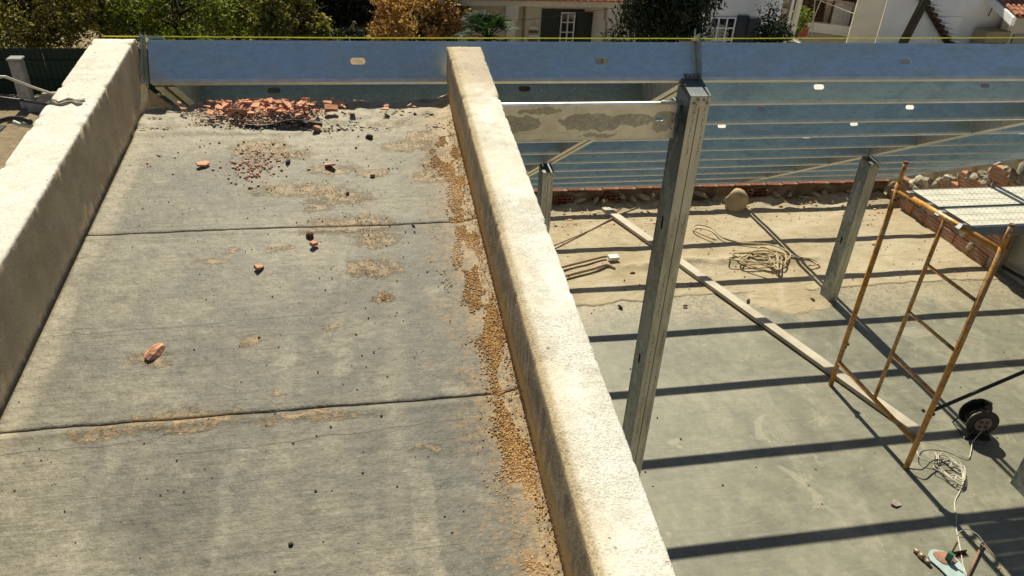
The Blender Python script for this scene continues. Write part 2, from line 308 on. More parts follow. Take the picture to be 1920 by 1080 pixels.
def orange():
    t = NT('worn_orange_paint'); v = t.co(); n = t.noise(v, 16, 6, .7); m = t.noise(v, 60, 5, .75); q = t.noise(v, 4, 3)
    c = t.mix(n, (.60, .25, .026), (.74, .37, .06))
    c = t.mix(t.math('MULTIPLY', t.step(t.noise(v, 9, 6, .75), .47, .60), .8), c, (.30, .125, .035)); c = t.mix(t.step(m, .53, .63), c, (.17, .065, .025))
    c = t.mix(t.math('MULTIPLY', t.step(t.noise(v, 30, 6, .75, .5), .51, .58), t.step(q, .36, .55)), c, (.52, .45, .34))
    return t.fin(c, t.math('MULTIPLY_ADD', m, .3, .28), t.bump(m, .35, .002), .15)
MAT['orange'] = orange()
MAT['rust'] = plain('rusty_steel', (.16, .075, .035), .75, .3, .35, 30, .4, 90)
MAT['zinc'] = plain('zinc_hook', (.30, .32, .33), .5, .7, .2, 20)
MAT['plank'] = plain('steel_deck', (.60, .58, .49), .6, .0, .12, 6, .15, 50)
MAT['plankside'] = plain('deck_edge', (.20, .23, .25), .5, .6, .2, 8)  # dark copy of the deck steel; shade of the side put into colour
MAT['dot'] = plain('deck_hole', (.24, .22, .17), .8)
MAT['screed'] = plain('pale_board', (.44, .395, .31), .6, .1, .14, 5, .2, 60)
MAT['black'] = plain('black_plastic', (.022, .021, .020), .42, 0, .3, 20, .15)
MAT['dusty'] = plain('dusty_black_plastic', (.055, .048, .040), .6, 0, .4, 12, .2)
MAT['socket'] = plain('mauve_socket_plate', (.24, .17, .15), .5)
MAT['whitecable'] = plain('white_cable', (.60, .57, .47), .55)
MAT['rope'] = plain('straw_rope', (.58, .47, .28), .9)
MAT['cord'] = plain('beige_cord', (.38, .29, .18), .9)
MAT['yellow'] = plain('yellow_string', (.95, .92, .04), .6, 0, .05)
MAT['pebble'] = plain('dark_pebble', (.085, .065, .05), .9, 0, .5, 3)
MAT['sandgrain'] = None
def grain_mat():
    t = NT('ochre_grain'); r = t.n('NewGeometry').outputs['Random Per Island']
    return t.fin(t.ramp(r, (0, (.25, .14, .06)), (.25, (.42, .245, .10)), (.75, (.55, .345, .15)), (1, (.66, .48, .26))), .95, **{'Specular IOR Level': .1})
MAT['sandgrain'] = grain_mat()
def rubble_mat():
    t = NT('fine_rubble'); r = t.n('NewGeometry').outputs['Random Per Island']
    return t.fin(t.ramp(r, (0, (.46, .21, .12)), (.45, (.64, .34, .21)), (.75, (.74, .48, .33)), (1, (.70, .59, .44))), .95, **{'Specular IOR Level': .1})
MAT['rubble'] = rubble_mat()
def cream_mat():
    t = NT('cream_crumbs'); r = t.n('NewGeometry').outputs['Random Per Island']
    return t.fin(t.ramp(r, (0, (.36, .30, .20)), (.6, (.50, .43, .30)), (1, (.60, .54, .41))), .95)
MAT['creamgrit'] = cream_mat()
def dustgrain_mat():
    t = NT('grey_grit'); r = t.n('NewGeometry').outputs['Random Per Island']
    return t.fin(t.ramp(r, (0, (.05, .04, .03)), (.5, (.14, .10, .07)), (.8, (.35, .26, .16)), (1, (.5, .44, .34))), .95)
MAT['grit'] = dustgrain_mat()
MAT['blue'] = plain('pale_blue_paint', (.36, .47, .46), .5, 0, .12)
MAT['redclay'] = plain('wet_red_mortar', (.40, .20, .13), .7, 0, .25, 20, .8, 40)
MAT['green'] = plain('green_plastic', (.02, .13, .06), .5)
MAT['white'] = plain('white_paint', (.74, .72, .66), .6, 0, .06)
MAT['wood'] = plain('old_wood', (.22, .13, .07), .8, 0, .35, 12)
MAT['brass'] = plain('worn_metal', (.36, .28, .19), .5, .5, .3, 30)
MAT['wallcream'] = plain('cream_house_wall', (.80, .73, .60), .9, 0, .08, 1.5, .15, 20)
MAT['wallwhite'] = plain('white_house_wall', (.88, .87, .84), .9, 0, .06, 1.2, .15, 20)
MAT['wallgrey'] = plain('grey_house_wall', (.84, .84, .82), .9, 0, .06, 1.2, .15, 20)
MAT['shutter'] = plain('dark_green_shutter', (.012, .022, .018), .5)
MAT['shutterblue'] = plain('dark_blue_shutter', (.012, .016, .030), .5)
MAT['asphalt'] = plain('asphalt', (.05, .05, .05), .9, 0, .25, 4, .4, 60)
MAT['pave'] = plain('pale_paving', (.62, .60, .54), .9, 0, .12, 3)
def glass():
    t = NT('window_pane'); return t.fin((.02, .022, .025), .06, **{'Specular IOR Level': .9})
MAT['glass'] = glass()
def ground_mat():
    t = NT('dry_ground'); v = t.co(); n = t.noise(v, .35, 6, .65); m = t.noise(v, 4, 6, .7)
    c = t.ramp(t.math('MULTIPLY_ADD', n, .5, t.math('MULTIPLY', m, .5)), (.35, (.12, .10, .05)), (.5, (.24, .18, .10)), (.65, (.36, .28, .17)))
    return t.fin(c, .95, t.bump(m, .5, .05))
MAT['ground'] = ground_mat()
def leaf_mat(name, a, b, c3, trans=.35):
    t = NT(name); r = t.n('NewGeometry').outputs['Random Per Island']
    c = t.ramp(r, (0, a), (.55, b), (1, c3))
    t.fin(c, .6, **{'Specular IOR Level': .22})
    tr = t.n('BsdfTranslucent', {'Color': t.mix(1., c, (1.5, 1.6, .8), 'MULTIPLY')}); mx = t.n('MixShader', {0: trans, 1: t.b.outputs[0], 2: tr.outputs[0]})
    t.t.links.new(mx.outputs[0], t.out.inputs[0]); return t.m
MAT['leaf_olive'] = leaf_mat('olive_leaves', (.06, .055, .012), (.17, .155, .035), (.36, .32, .10))
MAT['leaf_green'] = leaf_mat('green_leaves', (.04, .055, .010), (.135, .165, .025), (.32, .36, .07))
MAT['leaf_citrus'] = leaf_mat('citrus_leaves', (.045, .055, .02), (.12, .13, .04), (.34, .27, .08))
MAT['leaf_dark'] = leaf_mat('dark_leaves', (.010, .018, .010), (.018, .028, .016), (.05, .065, .04), .12)  # dark-leaved plants; back row and hedge also get their shade as colour
MAT['leaf_dry'] = leaf_mat('dry_orange_leaves', (.22, .105, .036), (.40, .225, .09), (.58, .39, .19))
MAT['leaf_palm'] = leaf_mat('palm_leaves', (.006, .018, .006), (.012, .034, .010), (.04, .085, .018), .25)
MAT['bark'] = plain('bark', (.06, .045, .03), .95, 0, .3, 8, .8, 20)
MAT['corrugated'] = plain('green_corrugated_sheet', (.010, .034, .020), .6, .2, .2, 3)
MAT['concretepost'] = plain('grey_gate_pillar', (.34, .33, .30), .9, 0, .2, 6, .5, 30)

# ------------------------------------------------------------------ mesh builder
class MB:
    def __init__(s): s.v = []; s.f = []
    def add(s, vs, fs):
        o = len(s.v); s.v.extend(tuple(map(float, p)) for p in vs); s.f.extend(tuple(i + o for i in f) for f in fs); return s
    def box(s, lo, hi, mat=None, bev=0.):
        x0, y0, z0 = lo; x1, y1, z1 = hi
        if bev > 0:
            b = bev; vs = []; 
            bm = bmesh.new(); bmesh.ops.create_cube(bm, size=1)
            for q in bm.verts: q.co = Vector(((x0 + x1) / 2 + q.co.x * (x1 - x0), (y0 + y1) / 2 + q.co.y * (y1 - y0), (z0 + z1) / 2 + q.co.z * (z1 - z0)))
            bmesh.ops.bevel(bm, geom=bm.edges[:], offset=b, segments=1, affect='EDGES')
            vs = [q.co.copy() for q in bm.verts]; bm.verts.index_update(); fs = [[q.index for q in f.verts] for f in bm.faces]; bm.free()
        else:
            vs = [Vector(p) for p in ((x0, y0, z0), (x1, y0, z0), (x1, y1, z0), (x0, y1, z0), (x0, y0, z1), (x1, y0, z1), (x1, y1, z1), (x0, y1, z1))]
            fs = [(3, 2, 1, 0), (4, 5, 6, 7), (0, 1, 5, 4), (1, 2, 6, 5), (2, 3, 7, 6), (3, 0, 4, 7)]
        if mat is not None: vs = [mat @ Vector(q) for q in vs]
        return s.add(vs, fs)
    def tube(s, pts, r, n=10, caps=True):
        pts = [Vector(p) for p in pts]; rs = r if isinstance(r, (list, tuple)) else [r] * len(pts)
        vs = []; fs = []; up = None
        for i, p in enumerate(pts):
            d = (pts[min(i + 1, len(pts) - 1)] - pts[max(i - 1, 0)]).normalized()
            if up is None: up = d.orthogonal().normalized()
            up = (up - d * up.dot(d)); up = up.normalized() if up.length > 1e-6 else d.orthogonal().normalized()
            w = d.cross(up)
            vs += [p + (up * cos(2 * pi * k / n) + w * sin(2 * pi * k / n)) * rs[i] for k in range(n)]
        for i in range(len(pts) - 1):
            for k in range(n): fs.append((i * n + k, i * n + (k + 1) % n, (i + 1) * n + (k + 1) % n, (i + 1) * n + k))
        if caps: fs += [tuple(range(n - 1, -1, -1)), tuple((len(pts) - 1) * n + k for k in range(n))]
        return s.add(vs, fs)
    def prism(s, poly, axis_fn, a, b):
        """poly of 2-D points, extruded from a to b; axis_fn(u, w, t) -> point"""
        n = len(poly); vs = [axis_fn(u, w, a) for u, w in poly] + [axis_fn(u, w, b) for u, w in poly]
        fs = [tuple(range(n)), tuple(range(2 * n - 1, n - 1, -1))] + [((i + 1) % n, i, n + i, n + (i + 1) % n) for i in range(n)]
        return s.add(vs, fs)
    def build(s, name, m, parent=None, loc=None, rot=None, smooth=False, center=False):
        vs = s.v
        if center:
            c = np.array(vs).mean(0); lo = np.array(vs)[:, 2].min(); c[2] = lo; vs = [tuple(np.array(p) - c) for p in vs]; loc = tuple(c)
        me = bpy.data.meshes.new(name); me.from_pydata(vs, [], s.f); me.update()
        bm = bmesh.new(); bm.from_mesh(me); bmesh.ops.recalc_face_normals(bm, faces=bm.faces[:]); bm.to_mesh(me); bm.free()
        return link(name, me, m, parent, loc, rot, smooth)
def link(name, me, m, parent=None, loc=None, rot=None, smooth=False):
    o = bpy.data.objects.new(name, me); C.objects.link(o)
    if not len(me.materials): me.materials.append(MAT[m] if isinstance(m, str) else m)
    if smooth: me.polygons.foreach_set('use_smooth', [True] * len(me.polygons))
    if parent is not None: o.parent = parent
    if loc is not None: o.location = loc
    if rot is not None: o.rotation_euler = rot
    return o
def np_mesh(name, v, f, m, parent=None, smooth=False, loc=None):
    v = np.asarray(v, np.float32); f = np.asarray(f, np.int32); k = f.shape[1]
    me = bpy.data.meshes.new(name); me.vertices.add(len(v)); me.vertices.foreach_set('co', v.ravel())
    me.loops.add(f.size); me.loops.foreach_set('vertex_index', f.ravel()); me.polygons.add(len(f))
    me.polygons.foreach_set('loop_start', np.arange(0, f.size, k, dtype=np.int32)); me.polygons.foreach_set('loop_total', np.full(len(f), k, np.int32))
    me.update(calc_edges=True); me.validate()
    return link(name, me, m, parent, loc, None, smooth)
def tag(o, label=None, cat=None, group=None, kind=None):
    for k, v in (('label', label), ('category', cat), ('group', group), ('kind', kind)):
        if v: o[k] = v
    return o
def thing(name, label, cat, loc=(0, 0, 0), rot=(0, 0, 0), group=None):
    o = bpy.data.objects.new(name, None); C.objects.link(o); o.location = loc; o.rotation_euler = rot; o.empty_display_size = .1
    return tag(o, label, cat, group)
def struct(o): o['kind'] = 'structure'; return o
def dup(root, loc=None, rot=None, label=None):
    def cp(o, par):
        c = o.copy(); C.objects.link(c); c.parent = par
        for ch in o.children: cp(ch, c)
        return c
    r = cp(root, root.parent)
    if loc is not None: r.location = loc
    if rot is not None: r.rotation_euler = rot
    if label: r['label'] = label
    return r
def grid(nx, ny):
    i = np.arange(nx - 1)[None, :] + np.arange(ny - 1)[:, None] * nx; i = i.ravel()
    return np.stack([i, i + 1, i + nx + 1, i + nx], 1)
def lump(r, seed, sx=1, sy=1, sz=1, rough=.3, sub=2, flat=None):
    """an uneven stone"""
    bm = bmesh.new(); bmesh.ops.create_icosphere(bm, subdivisions=sub, radius=1); rr = random.Random(seed)
    ph = [Vector((rr.uniform(-1, 1), rr.uniform(-1, 1), rr.uniform(-1, 1))).normalized() for _ in range(7)]; am = [rr.uniform(.55, .95) for _ in ph]
    for v in bm.verts:
        d = v.co.normalized(); k = 1.
        for p, a in zip(ph, am): k = min(k, a / max(d.dot(p), 1e-3)) if d.dot(p) > .2 else k     # chipped planes
        k = min(k, 1.1) * (1 + rough * .35 * rr.uniform(-1, 1) * .4)
        v.co = Vector((d.x * sx, d.y * sy, d.z * sz)) * k * r
        if flat is not None: v.co.z = max(v.co.z, flat * r * sz)
    b = MB(); bm.verts.index_update(); b.add([v.co.copy() for v in bm.verts], [[v.index for v in f.verts] for f in bm.faces]); bm.free(); return b
def shard(w, l, t, seed):
    """a flat broken piece of tile: irregular polygon with thickness"""
    rr = random.Random(seed); n = rr.choice((4, 5, 5, 6)); an = sorted(rr.uniform(0, 2 * pi) for _ in range(n))
    an = [2 * pi * i / n + rr.uniform(-.35, .35) for i in range(n)]
    poly = [(cos(a) * w * q_ / 2, sin(a) * l * q_ / 2) for a in an for q_ in (rr.uniform(.55, 1.15),)]
    cv = rr.uniform(0, .25)
    return MB().prism(poly, lambda u, q, z: Vector((u, q, z + cv * u * u / max(w, 1e-3))), 0, t)

# ------------------------------------------------------------------ ground
G = -7.3
g = np_mesh('ground', [(-400, -300, G), (400, -300, G), (400, 600, G), (-400, 600, G)], [(0, 1, 2, 3)], 'ground'); struct(g)
b = MB().box((-13.2, 17.6, G + .004), (-9.2, 20.8, G + .03)); struct(b.build('asphalt_drive', 'asphalt'))
b = MB().box((-13.2, 14.6, G + .004), (-8.4, 17.5, G + .12)); struct(b.build('pavement', 'pave'))
b = MB().box((-13.2, 20.9, G + .004), (-9.4, 21.1, G + .13)); struct(b.build('kerb', 'brick'))
b = MB().box((9.0, 13.5, G + .004), (34, 23.9, G + .05)); struct(b.build('bounce_ground', 'pave'))  # unseen pale ground added to throw sunlight onto the house walls
b = MB().box((12.8, 28.0, G + .004), (24, 33.5, G + .035)); struct(b.build('yard_ground', 'dirt'))
b = MB().box((-.99, -3, G + .01), (7.5, 9.35, ZF - .12)); struct(b.build('building_plinth', 'greyrender'))

# ------------------------------------------------------------------ floor of the gutted room
nx, ny = 130, 180
X, Y = np.meshgrid(np.linspace(-1.0, 7.72, nx), np.linspace(-3, 9.3, ny))
Z = ZF + fbm(X * .8, Y * .8, 3) * .012
v = np.stack([X.ravel(), Y.ravel(), Z.ravel()], 1)
fl = np_mesh('concrete_floor', v, grid(nx, ny), 'floor', smooth=True); struct(fl)
nx, ny = 300, 130
u, w = np.meshgrid(np.linspace(-1.0, 7.6, nx), np.linspace(0, 1, ny))
edge = 6.80 + fbm(u * 1.3, u * 0, 11) * .20 + fbm(u * 9, u * 0, 13) * .05
Y = edge + (9.3 - edge) * w
Z = ZF + .010 + .008 * np.minimum(1, w * 9) + fbm(u * 2.2, Y * 2.2, 21, 5) * .035 * np.minimum(1, w * 6)
mound = np.exp(-((Y - (7.53 + .05 * np.sin(u * 2.1) + fbm(u * 3, u * 0, 5) * .12)) / .075) ** 2) * .045 * np.clip((u - 2.7) * 2, 0, 1) * np.clip((5.9 - u) * 1.2, 0, 1)
trench = -np.exp(-((Y - 7.43) / .07) ** 2) * .012 * np.clip((2.9 - u) * 3, 0, 1)
Z = Z + mound * (1 + fbm(u * 12, Y * 12, 8) * .9) + trench + np.clip((Y - 8.85) * .25, 0, .2) * (.5 + fbm(u * 5, Y * 5, 31) * 1.6).clip(0, 1)
Z = np.maximum(Z, ZF + .013) * (w > 0) + (ZF - .01) * (w <= 0)
d = np_mesh('dirt_floor', np.stack([u.ravel(), Y.ravel(), Z.ravel()], 1), grid(nx, ny), 'dirt', smooth=True); struct(d)
# sand patch swept onto the grey floor
nx, ny = 70, 40
u, w = np.meshgrid(np.linspace(4.0, 5.15, nx), np.linspace(6.28, 6.95, ny))
r = np.sqrt(((u - 4.58) / .48) ** 2 + ((w - 6.66) / .31) ** 2) + fbm(u * 4, w * 4, 77) * .55 + np.clip(4.5 - u, 0, 1) * np.clip(6.6 - w, 0, 1) * 3
Z = ZF + .016 - .03 * np.clip(r - .75, 0, 1) + fbm(u * 18, w * 18, 9) * .008 - .012 * (r > 1.02)
sp = np_mesh('sand_patch', np.stack([u.ravel(), w.ravel(), Z.ravel()], 1), grid(nx, ny), 'dirt', smooth=True); tag(sp, kind='stuff')
tag(sp, 'patch of yellow sand spread on the grey floor beside the steel post', 'sand')

# ------------------------------------------------------------------ concrete roof: panels between open joints
roof = thing('concrete_roof', 'weathered grey sloping concrete roof between two white upstands', 'roof', (0, 0, 0)); struct(roof)
def panel(y0, y1, step, far=False):
    xs = np.linspace(-.999, .44, max(3, int(1.44 / step))); ny = max(3, int((y1 - y0) / step)); nx = len(xs)
    u, t = np.meshgrid(xs, np.linspace(0, 1, ny))
    a = y0 + .0016 + fbm(u * 6, u * 0 + round(y0 * 7), 2) * .014; e = y1 - .0016 + fbm(u * 6, u * 0 + round(y1 * 7), 2) * .014
    if far: e = e + fbm(u * 4, u * 0, 41, 5) * .13 + np.clip((u - .02) * .25, 0, .12)
    Yp = a + (e - a) * t
    z = slab_z(Yp) + fbm(u * 2.5, Yp * 2.5, 5) * .006 + fbm(u * 26, Yp * 40, 6, 3) * .0022
    z = z - .0022 * np.exp(-np.minimum(Yp - a, e - Yp) / .005) + .003 * np.exp(-((e - Yp - .02) / .012) ** 2)
    z = z + np.clip((u - .31) / .08, 0, 1) ** 2 * .016                      # fillet at the right upstand
    if far:
        q = np.clip((Yp - 3.33) / .12, 0, 1); z = z + q * (.008 + fbm(u * 14, Yp * 20, 15, 5) * .026) + .007 * np.exp(-((Yp - 3.36 - fbm(u * 3, u * 0, 4) * .06) / .022) ** 2) * (u < -.3)
        z = z - .05 * np.clip((t - .965) / .035, 0, 1) ** 2
    vs = np.stack([u.ravel(), Yp.ravel(), z.ravel()], 1); n = len(vs)
    lo = vs.copy(); lo[:, 2] = slab_z(lo[:, 1]) - .13
    per = list(range(nx)) + [nx * i + nx - 1 for i in range(1, ny)] + [nx * (ny - 1) + i for i in range(nx - 2, -1, -1)] + [nx * i for i in range(ny - 2, 0, -1)]
    k = len(per); vs = np.concatenate([vs, lo[per]]); fs = [tuple(q) for q in grid(nx, ny)] + [(per[i], n + i, n + (i + 1) % k, per[(i + 1) % k]) for i in range(k)]
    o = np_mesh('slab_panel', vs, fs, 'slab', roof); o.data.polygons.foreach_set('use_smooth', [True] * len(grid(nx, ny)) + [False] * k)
    return o
for a_, b_, st_, fr_ in ((-2.6, -.2, .05, False), (-.2, .745, .03, False), (.745, 1.685, .010, False), (1.685, 2.595, .010, False), (2.595, 3.66, .010, True)): panel(a_, b_, st_, fr_)
MB().box((-1.07, -2.6, -.30), (.43, 3.55, -.135), Matrix.Translation((0, 0, SLAB)) @ Matrix(((1, 0, 0, 0), (0, 1, 0, 0), (0, TS, 1, 0), (0, 0, 0, 1)))).build('slab_bed', 'darkmortar', roof)

def upstand(name, label, xi_b, xi, xo, top, y0, y1, m, nose, seed, drop=.25):
    """rough-cast upstand swept along the fall"""
    prof = []; rc = .008
    for t in np.linspace(0, 1, 22)[:-1]: prof.append((xi_b + (xi - xi_b) * min(1, max(0, (t * (top + drop) - drop) / .12)), -drop + (top + drop - rc) * t))
    for a in np.linspace(0, pi / 2, 5): prof.append((xi + rc - rc * cos(a), top - rc + rc * sin(a)))
    for t in np.linspace(0, 1, 15)[1:-1]: prof.append((xi + rc + (xo - xi - 2 * rc) * t, top))
    for a in np.linspace(0, pi / 2, 5): prof.append((xo - rc + rc * sin(a), top - rc + rc * cos(a)))
    for t in np.linspace(0, 1, 9)[1:]: prof.append((xo, top - rc - (top + drop - rc) * t))
    prof = np.array(prof); n = len(prof); ys = np.concatenate([np.arange(y0, .4, .06), np.arange(.4, y1 - nose, .011), y1 - nose + nose * np.sin(np.linspace(0, pi / 2, 10))])
    P = np.zeros((len(ys), n, 3)); P[:, :, 0] = prof[:, 0]; P[:, :, 1] = ys[:, None]
    k = np.sqrt(np.clip(1 - (np.clip((ys - (y1 - nose)) / nose, 0, 1)) ** 2, 0, 1)); hh = prof[None, :, 1] * np.ones((len(ys), 1))
    lim = top - .022 * (1 - k)[:, None]; hh = np.minimum(hh, lim)
    arc = np.cumsum(np.r_[0, np.hypot(*np.diff(prof, axis=0).T)])[None, :] * np.ones((len(ys), 1)); yy = ys[:, None] * np.ones((1, n))
    nz = fbm(arc * 5, yy * 3, seed, 2) * .003 + fbm(arc * 50, yy * 50, seed + 9, 3) * .0035
    chip = np.clip(fbm(yy * 22, yy * 0, seed + 3, 5) - .09, 0, 1) * .050
    corner = np.exp(-(np.minimum(np.abs(prof[:, 0] - xi) + np.abs(prof[:, 1] - top), np.abs(prof[:, 0] - xo) + np.abs(prof[:, 1] - top)) / .015))[None, :]
    nrm = np.gradient(prof, axis=0); nrm = np.stack([-nrm[:, 1], nrm[:, 0]], 1); nrm /= np.linalg.norm(nrm, axis=1)[:, None]
    disp = nz - chip * corner; P[:, :, 0] += nrm[None, :, 0] * disp; P[:, :, 2] = slab_z(P[:, :, 1]) + hh + nrm[None, :, 1] * disp
    v = P.reshape(-1, 3); fs = [tuple(q) for q in grid(n, len(ys))]
    e = (len(ys) - 1) * n; c = len(v); v = np.concatenate([v, v[e:e + n].mean(0)[None]]); fs += [(e + i, e + i + 1, c, c) for i in range(n - 1)]
    me = bpy.data.meshes.new(name); me.from_pydata([tuple(p) for p in v], [], [tuple(dict.fromkeys(map(int, f))) for f in fs]); me.update()
    return tag(link(name, me, m, smooth=True), label, 'wall')
upstand('parapet_wall', 'right rough-cast upstand with whitewashed top and ochre stained foot',   .388, .381, .543, .27, -2.6, 3.695, 'plaster_r', .07, 50)
lw = upstand('parapet_wall', 'left bright white upstand with a cable chase across its top', -1.018, -1.024, -1.196, .27, -2.6, 3.73, 'plaster_l', .03, 80) if False else None
def mirror_upstand():
    o = upstand('parapet_wall', 'left bright white upstand with a cable chase cut across its top', 1.012, 1.022, 1.196, .27, -2.6, 3.765, 'plaster_l', .03, 80)
    n = len(o.data.vertices); c = np.zeros(n * 3, np.float32); o.data.vertices.foreach_get('co', c); c[0::3] *= -1; o.data.vertices.foreach_set('co', c); o.data.flip_normals(); o.data.update(); return o
lw = mirror_upstand()
# chase with two grey mortar ribs on the left upstand
m = MB()
for dy, a in ((0, .0), (.022, .008)):
    pts = [Vector((-1.197 + i * .0145, 3.055 + dy + .012 * math.sin(i * 1.3 + a * 99) + i * .001, 0)) for i in range(10)]
    m.tube([Vector((p.x, p.y, slab_z(p.y) + .272)) for p in pts], [.006 + .002 * ((i * 7) % 3) for i in range(10)], 6)
m.build('chase_filling', 'mortar', lw)
def wallprism(name, label, x0, x1, poly, m, cat='wall'):
    return tag(MB().prism(poly, lambda y, z, x: Vector((x, y, z)), x0, x1).build(name, m), label, cat)
wallprism('side_wall', 'tall outer side wall under the left white upstand', -1.19, -1.01, [(-2.6, G), (9.4, G), (9.4, roof_z(9.4) - .03), (3.76, roof_z(3.76) - .02), (3.72, slab_z(3.72) - .24), (-2.6, slab_z(-2.6) - .24)], 'tanwall')
wallprism('stair_wall', 'plastered wall under the right upstand beside the open room', .40, .54, [(-2.6, ZF), (3.55, ZF), (3.55, slab_z(3.55) - .23), (-2.6, slab_z(-2.6) - .23)], 'tanwall')

# ------------------------------------------------------------------ steel roof frame
PH = .187
def c_purlin(L, h, slots, m, fl=.05, t=.003):
    """C section along local X; web faces -Y; slots (x, z, half width, half height) are real holes"""
    b = MB(); K = 16
    cuts = sorted(slots); x = 0.
    def quad(p, q): b.add([(p, 0, 0), (q, 0, 0), (q, 0, h), (p, 0, h)], [(0, 1, 2, 3)]); b.add([(p, t, 0), (q, t, 0), (q, t, h), (p, t, h)], [(3, 2, 1, 0)])
    for sx, sz, hw, hh in cuts:
        p, q = sx - hw * 1.8, sx + hw * 1.8
        if p > x: quad(x, p)
        ring = []; outer = []
        for i in range(K):
            a = 2 * pi * (i + .5) / K; cx = (hw - hh) * (1 if cos(a) > 0 else -1)
            ring.append((sx + cx + hh * cos(a), sz + hh * sin(a)))
            k = 1 / max(abs(cos(a)), abs(sin(a))); ox, oz = cos(a) * k, sin(a) * k
            outer.append((sx + ox * hw * 1.8, h / 2 + oz * h / 2))
        corners = [(q, h), (p, h), (p, 0), (q, 0)]
        for yy in (0, t):
            vs = [(a, yy, c) for a, c in ring] + [(a, yy, c) for a, c in outer] + [(a, yy, c) for a, c in corners]; fs = []
            for i in range(K):
                j = (i + 1) % K; fs.append((i, j, K + j, K + i))
            for ci, (i, j) in enumerate(((1, 2), (5, 6), (9, 10), (13, 14))): fs.append((K + i, K + j, 2 * K + ci))
            b.add(vs, fs)
        b.add([(a, 0, c) for a, c in ring] + [(a, t, c) for a, c in ring], [(i, (i + 1) % K, K + (i + 1) % K, K + i) for i in range(K)])
        x = q
    if x < L: quad(x, L)
    r = .005
    b.box((0, 0, -t), (L, fl, 0)); b.box((0, 0, h), (L, fl, h + t)); b.box((0, fl - t, .0005), (L, fl, .014)); b.box((0, fl - t, h - .014), (L, fl, h - .0005))
    b.box((0, -.0012, -t), (L, -.0002, .004)); b.box((0, -.0012, h - .004), (L, -.0002, h + t))
    return b
def bolts(parent, pts, m='zinc', r=.007):
    for p in pts:
        MB().tube([(0, .004, 0), (0, -.006, 0)], r, 6).build('bolt', m, parent, p)
ORD = ['ridge', 'first', 'second', 'third', 'fourth', 'fifth', 'sixth', 'seventh', 'eighth', 'ninth']
BAYS = [(-.985, 1.626, 'left bay'), (1.736, 5.09, 'middle bay'), (5.202, 8.5, 'right bay')]
SLOTX = {(0, 0): [-.04, 1.18], (0, 1): [2.91, 4.3], (1, 0): [-.51, .9], (1, 1): [2.78, 3.97], (2, 1): [2.77, 3.96], (3, 1): [2.80, 3.98], (4, 1): [2.8, 3.97], (4, 2): [6.27]}
for k in range(10):
    yk = 3.71 if k == 0 else 3.6404 + k * .6108
    zk = roof_z(yk)
    for bi, (xa, xb, bn) in enumerate(BAYS):
        if k == 0: xa, xb = [(-.985, 1.684), (1.70, 5.14), (5.15, 8.5)][bi]
        xsl = SLOTX.get((k, bi), [xa + (xb - xa) * .33, xa + (xb - xa) * .68])
        b = c_purlin(xb - xa, PH, [(x - xa, PH * .5, .036, .0165) for x in xsl], None)
        lab = ('galvanised ridge beam under the yellow string, ' if k == 0 else ORD[k] + ' blue-grey roof beam below the ridge, ') + bn
        o = tag(b.build('steel_purlin' if k else 'ridge_beam', 'ridge' if k == 0 else ('purlin_dark_reflection' if bi == 0 and k < 4 else 'purlin'), None, (xa, yk, zk), (-RA, 0, 0)), lab, 'beam', 'roof beams of the far slope')
        fb = MB(); fb.box((.001, .001, -.0062), (xb - xa - .001, .0505, -.0034)); fb.box((.001, -.0045, -.0062), (xb - xa - .001, -.0014, .011)); fb.build('bottom_flange', 'flange', o)
        if k and k < 6: bolts(o, [(.05, 0, PH * .72), (.09, 0, PH * .72), (xb - xa - .06, 0, PH * .72)])
def rafter(x0, x1, y0, y1, label):
    t = thing('steel_rafter', label, 'rafter', ((x0 + x1) / 2, y0, roof_z(y0)), (-RA, 0, 0), 'double rafters carrying the roof beams')
    L = (y1 - y0) / cos(RA); w = (x1 - x0) / 2
    for sgn in (-1, 1):
        a, c = (-w, -.010) if sgn < 0 else (.010, w)
        b = MB(); b.box((a, 0, -.003), (c, L, 0.0)); b.box((a, 0, PH), (c, L, PH + .003)); xw = a if sgn < 0 else c - .003
        q_ = MB(); q_.box((a, 0, -.0062), (c, L, -.0034)); fl_ = q_; b.box((xw, 0, 0), (xw + .003, L, PH)); xl = c - .003 if sgn < 0 else a; b.box((xl, 0, 0.0005), (xl + .003, L, .02))
        ch_ = b.build('channel', 'steel', t); fl_.build('bottom_flange', 'flange', ch_)
    return t
rafter(1.629, 1.733, 3.80, 9.16, 'steel rafter running down from the nearest post at the ridge')
rafter(5.094, 5.198, 3.80, 9.16, 'steel rafter over the boulder, carried by the middle post')
rafter(-.99, -.895, 3.80, 9.16, 'steel rafter against the left wall beyond the rubble pile')
# gusset where the two ridge beams meet
t = thing('ridge_gusset', 'triangular steel gusset standing where the two ridge beams meet', 'bracket', (1.692, 3.71, roof_z(3.71)), (-RA, 0, 0))
MB().box((-.004, -.055, -.002), (.004, .05, PH + .035)).build('fin_plate', 'steel', t)
MB().prism([(-.10, .004), (.085, .004), (.03, .075), (-.05, .075)], lambda u, q, z: Vector((u, q - .02, PH + .0035 + z)), 0, .004).build('top_plate', 'steel', t)
MB().tube([(0, .01, PH + .03), (.004, .01, PH + .075)], .004, 6).build('screw', 'steel', t)
t = thing('end_bracket', 'blue-grey angle bracket fixing the ridge beam to the left upstand', 'bracket', (-1.012, 3.70, roof_z(3.71)), (-RA, 0, 0))
MB().box((0.002, -.02, -.01), (.008, .06, PH + .03)).build('back_plate', 'purlin', t); MB().box((.008, .002 - .02, PH + .012), (.10, .06, PH + .018)).build('top_plate', 'purlin', t)

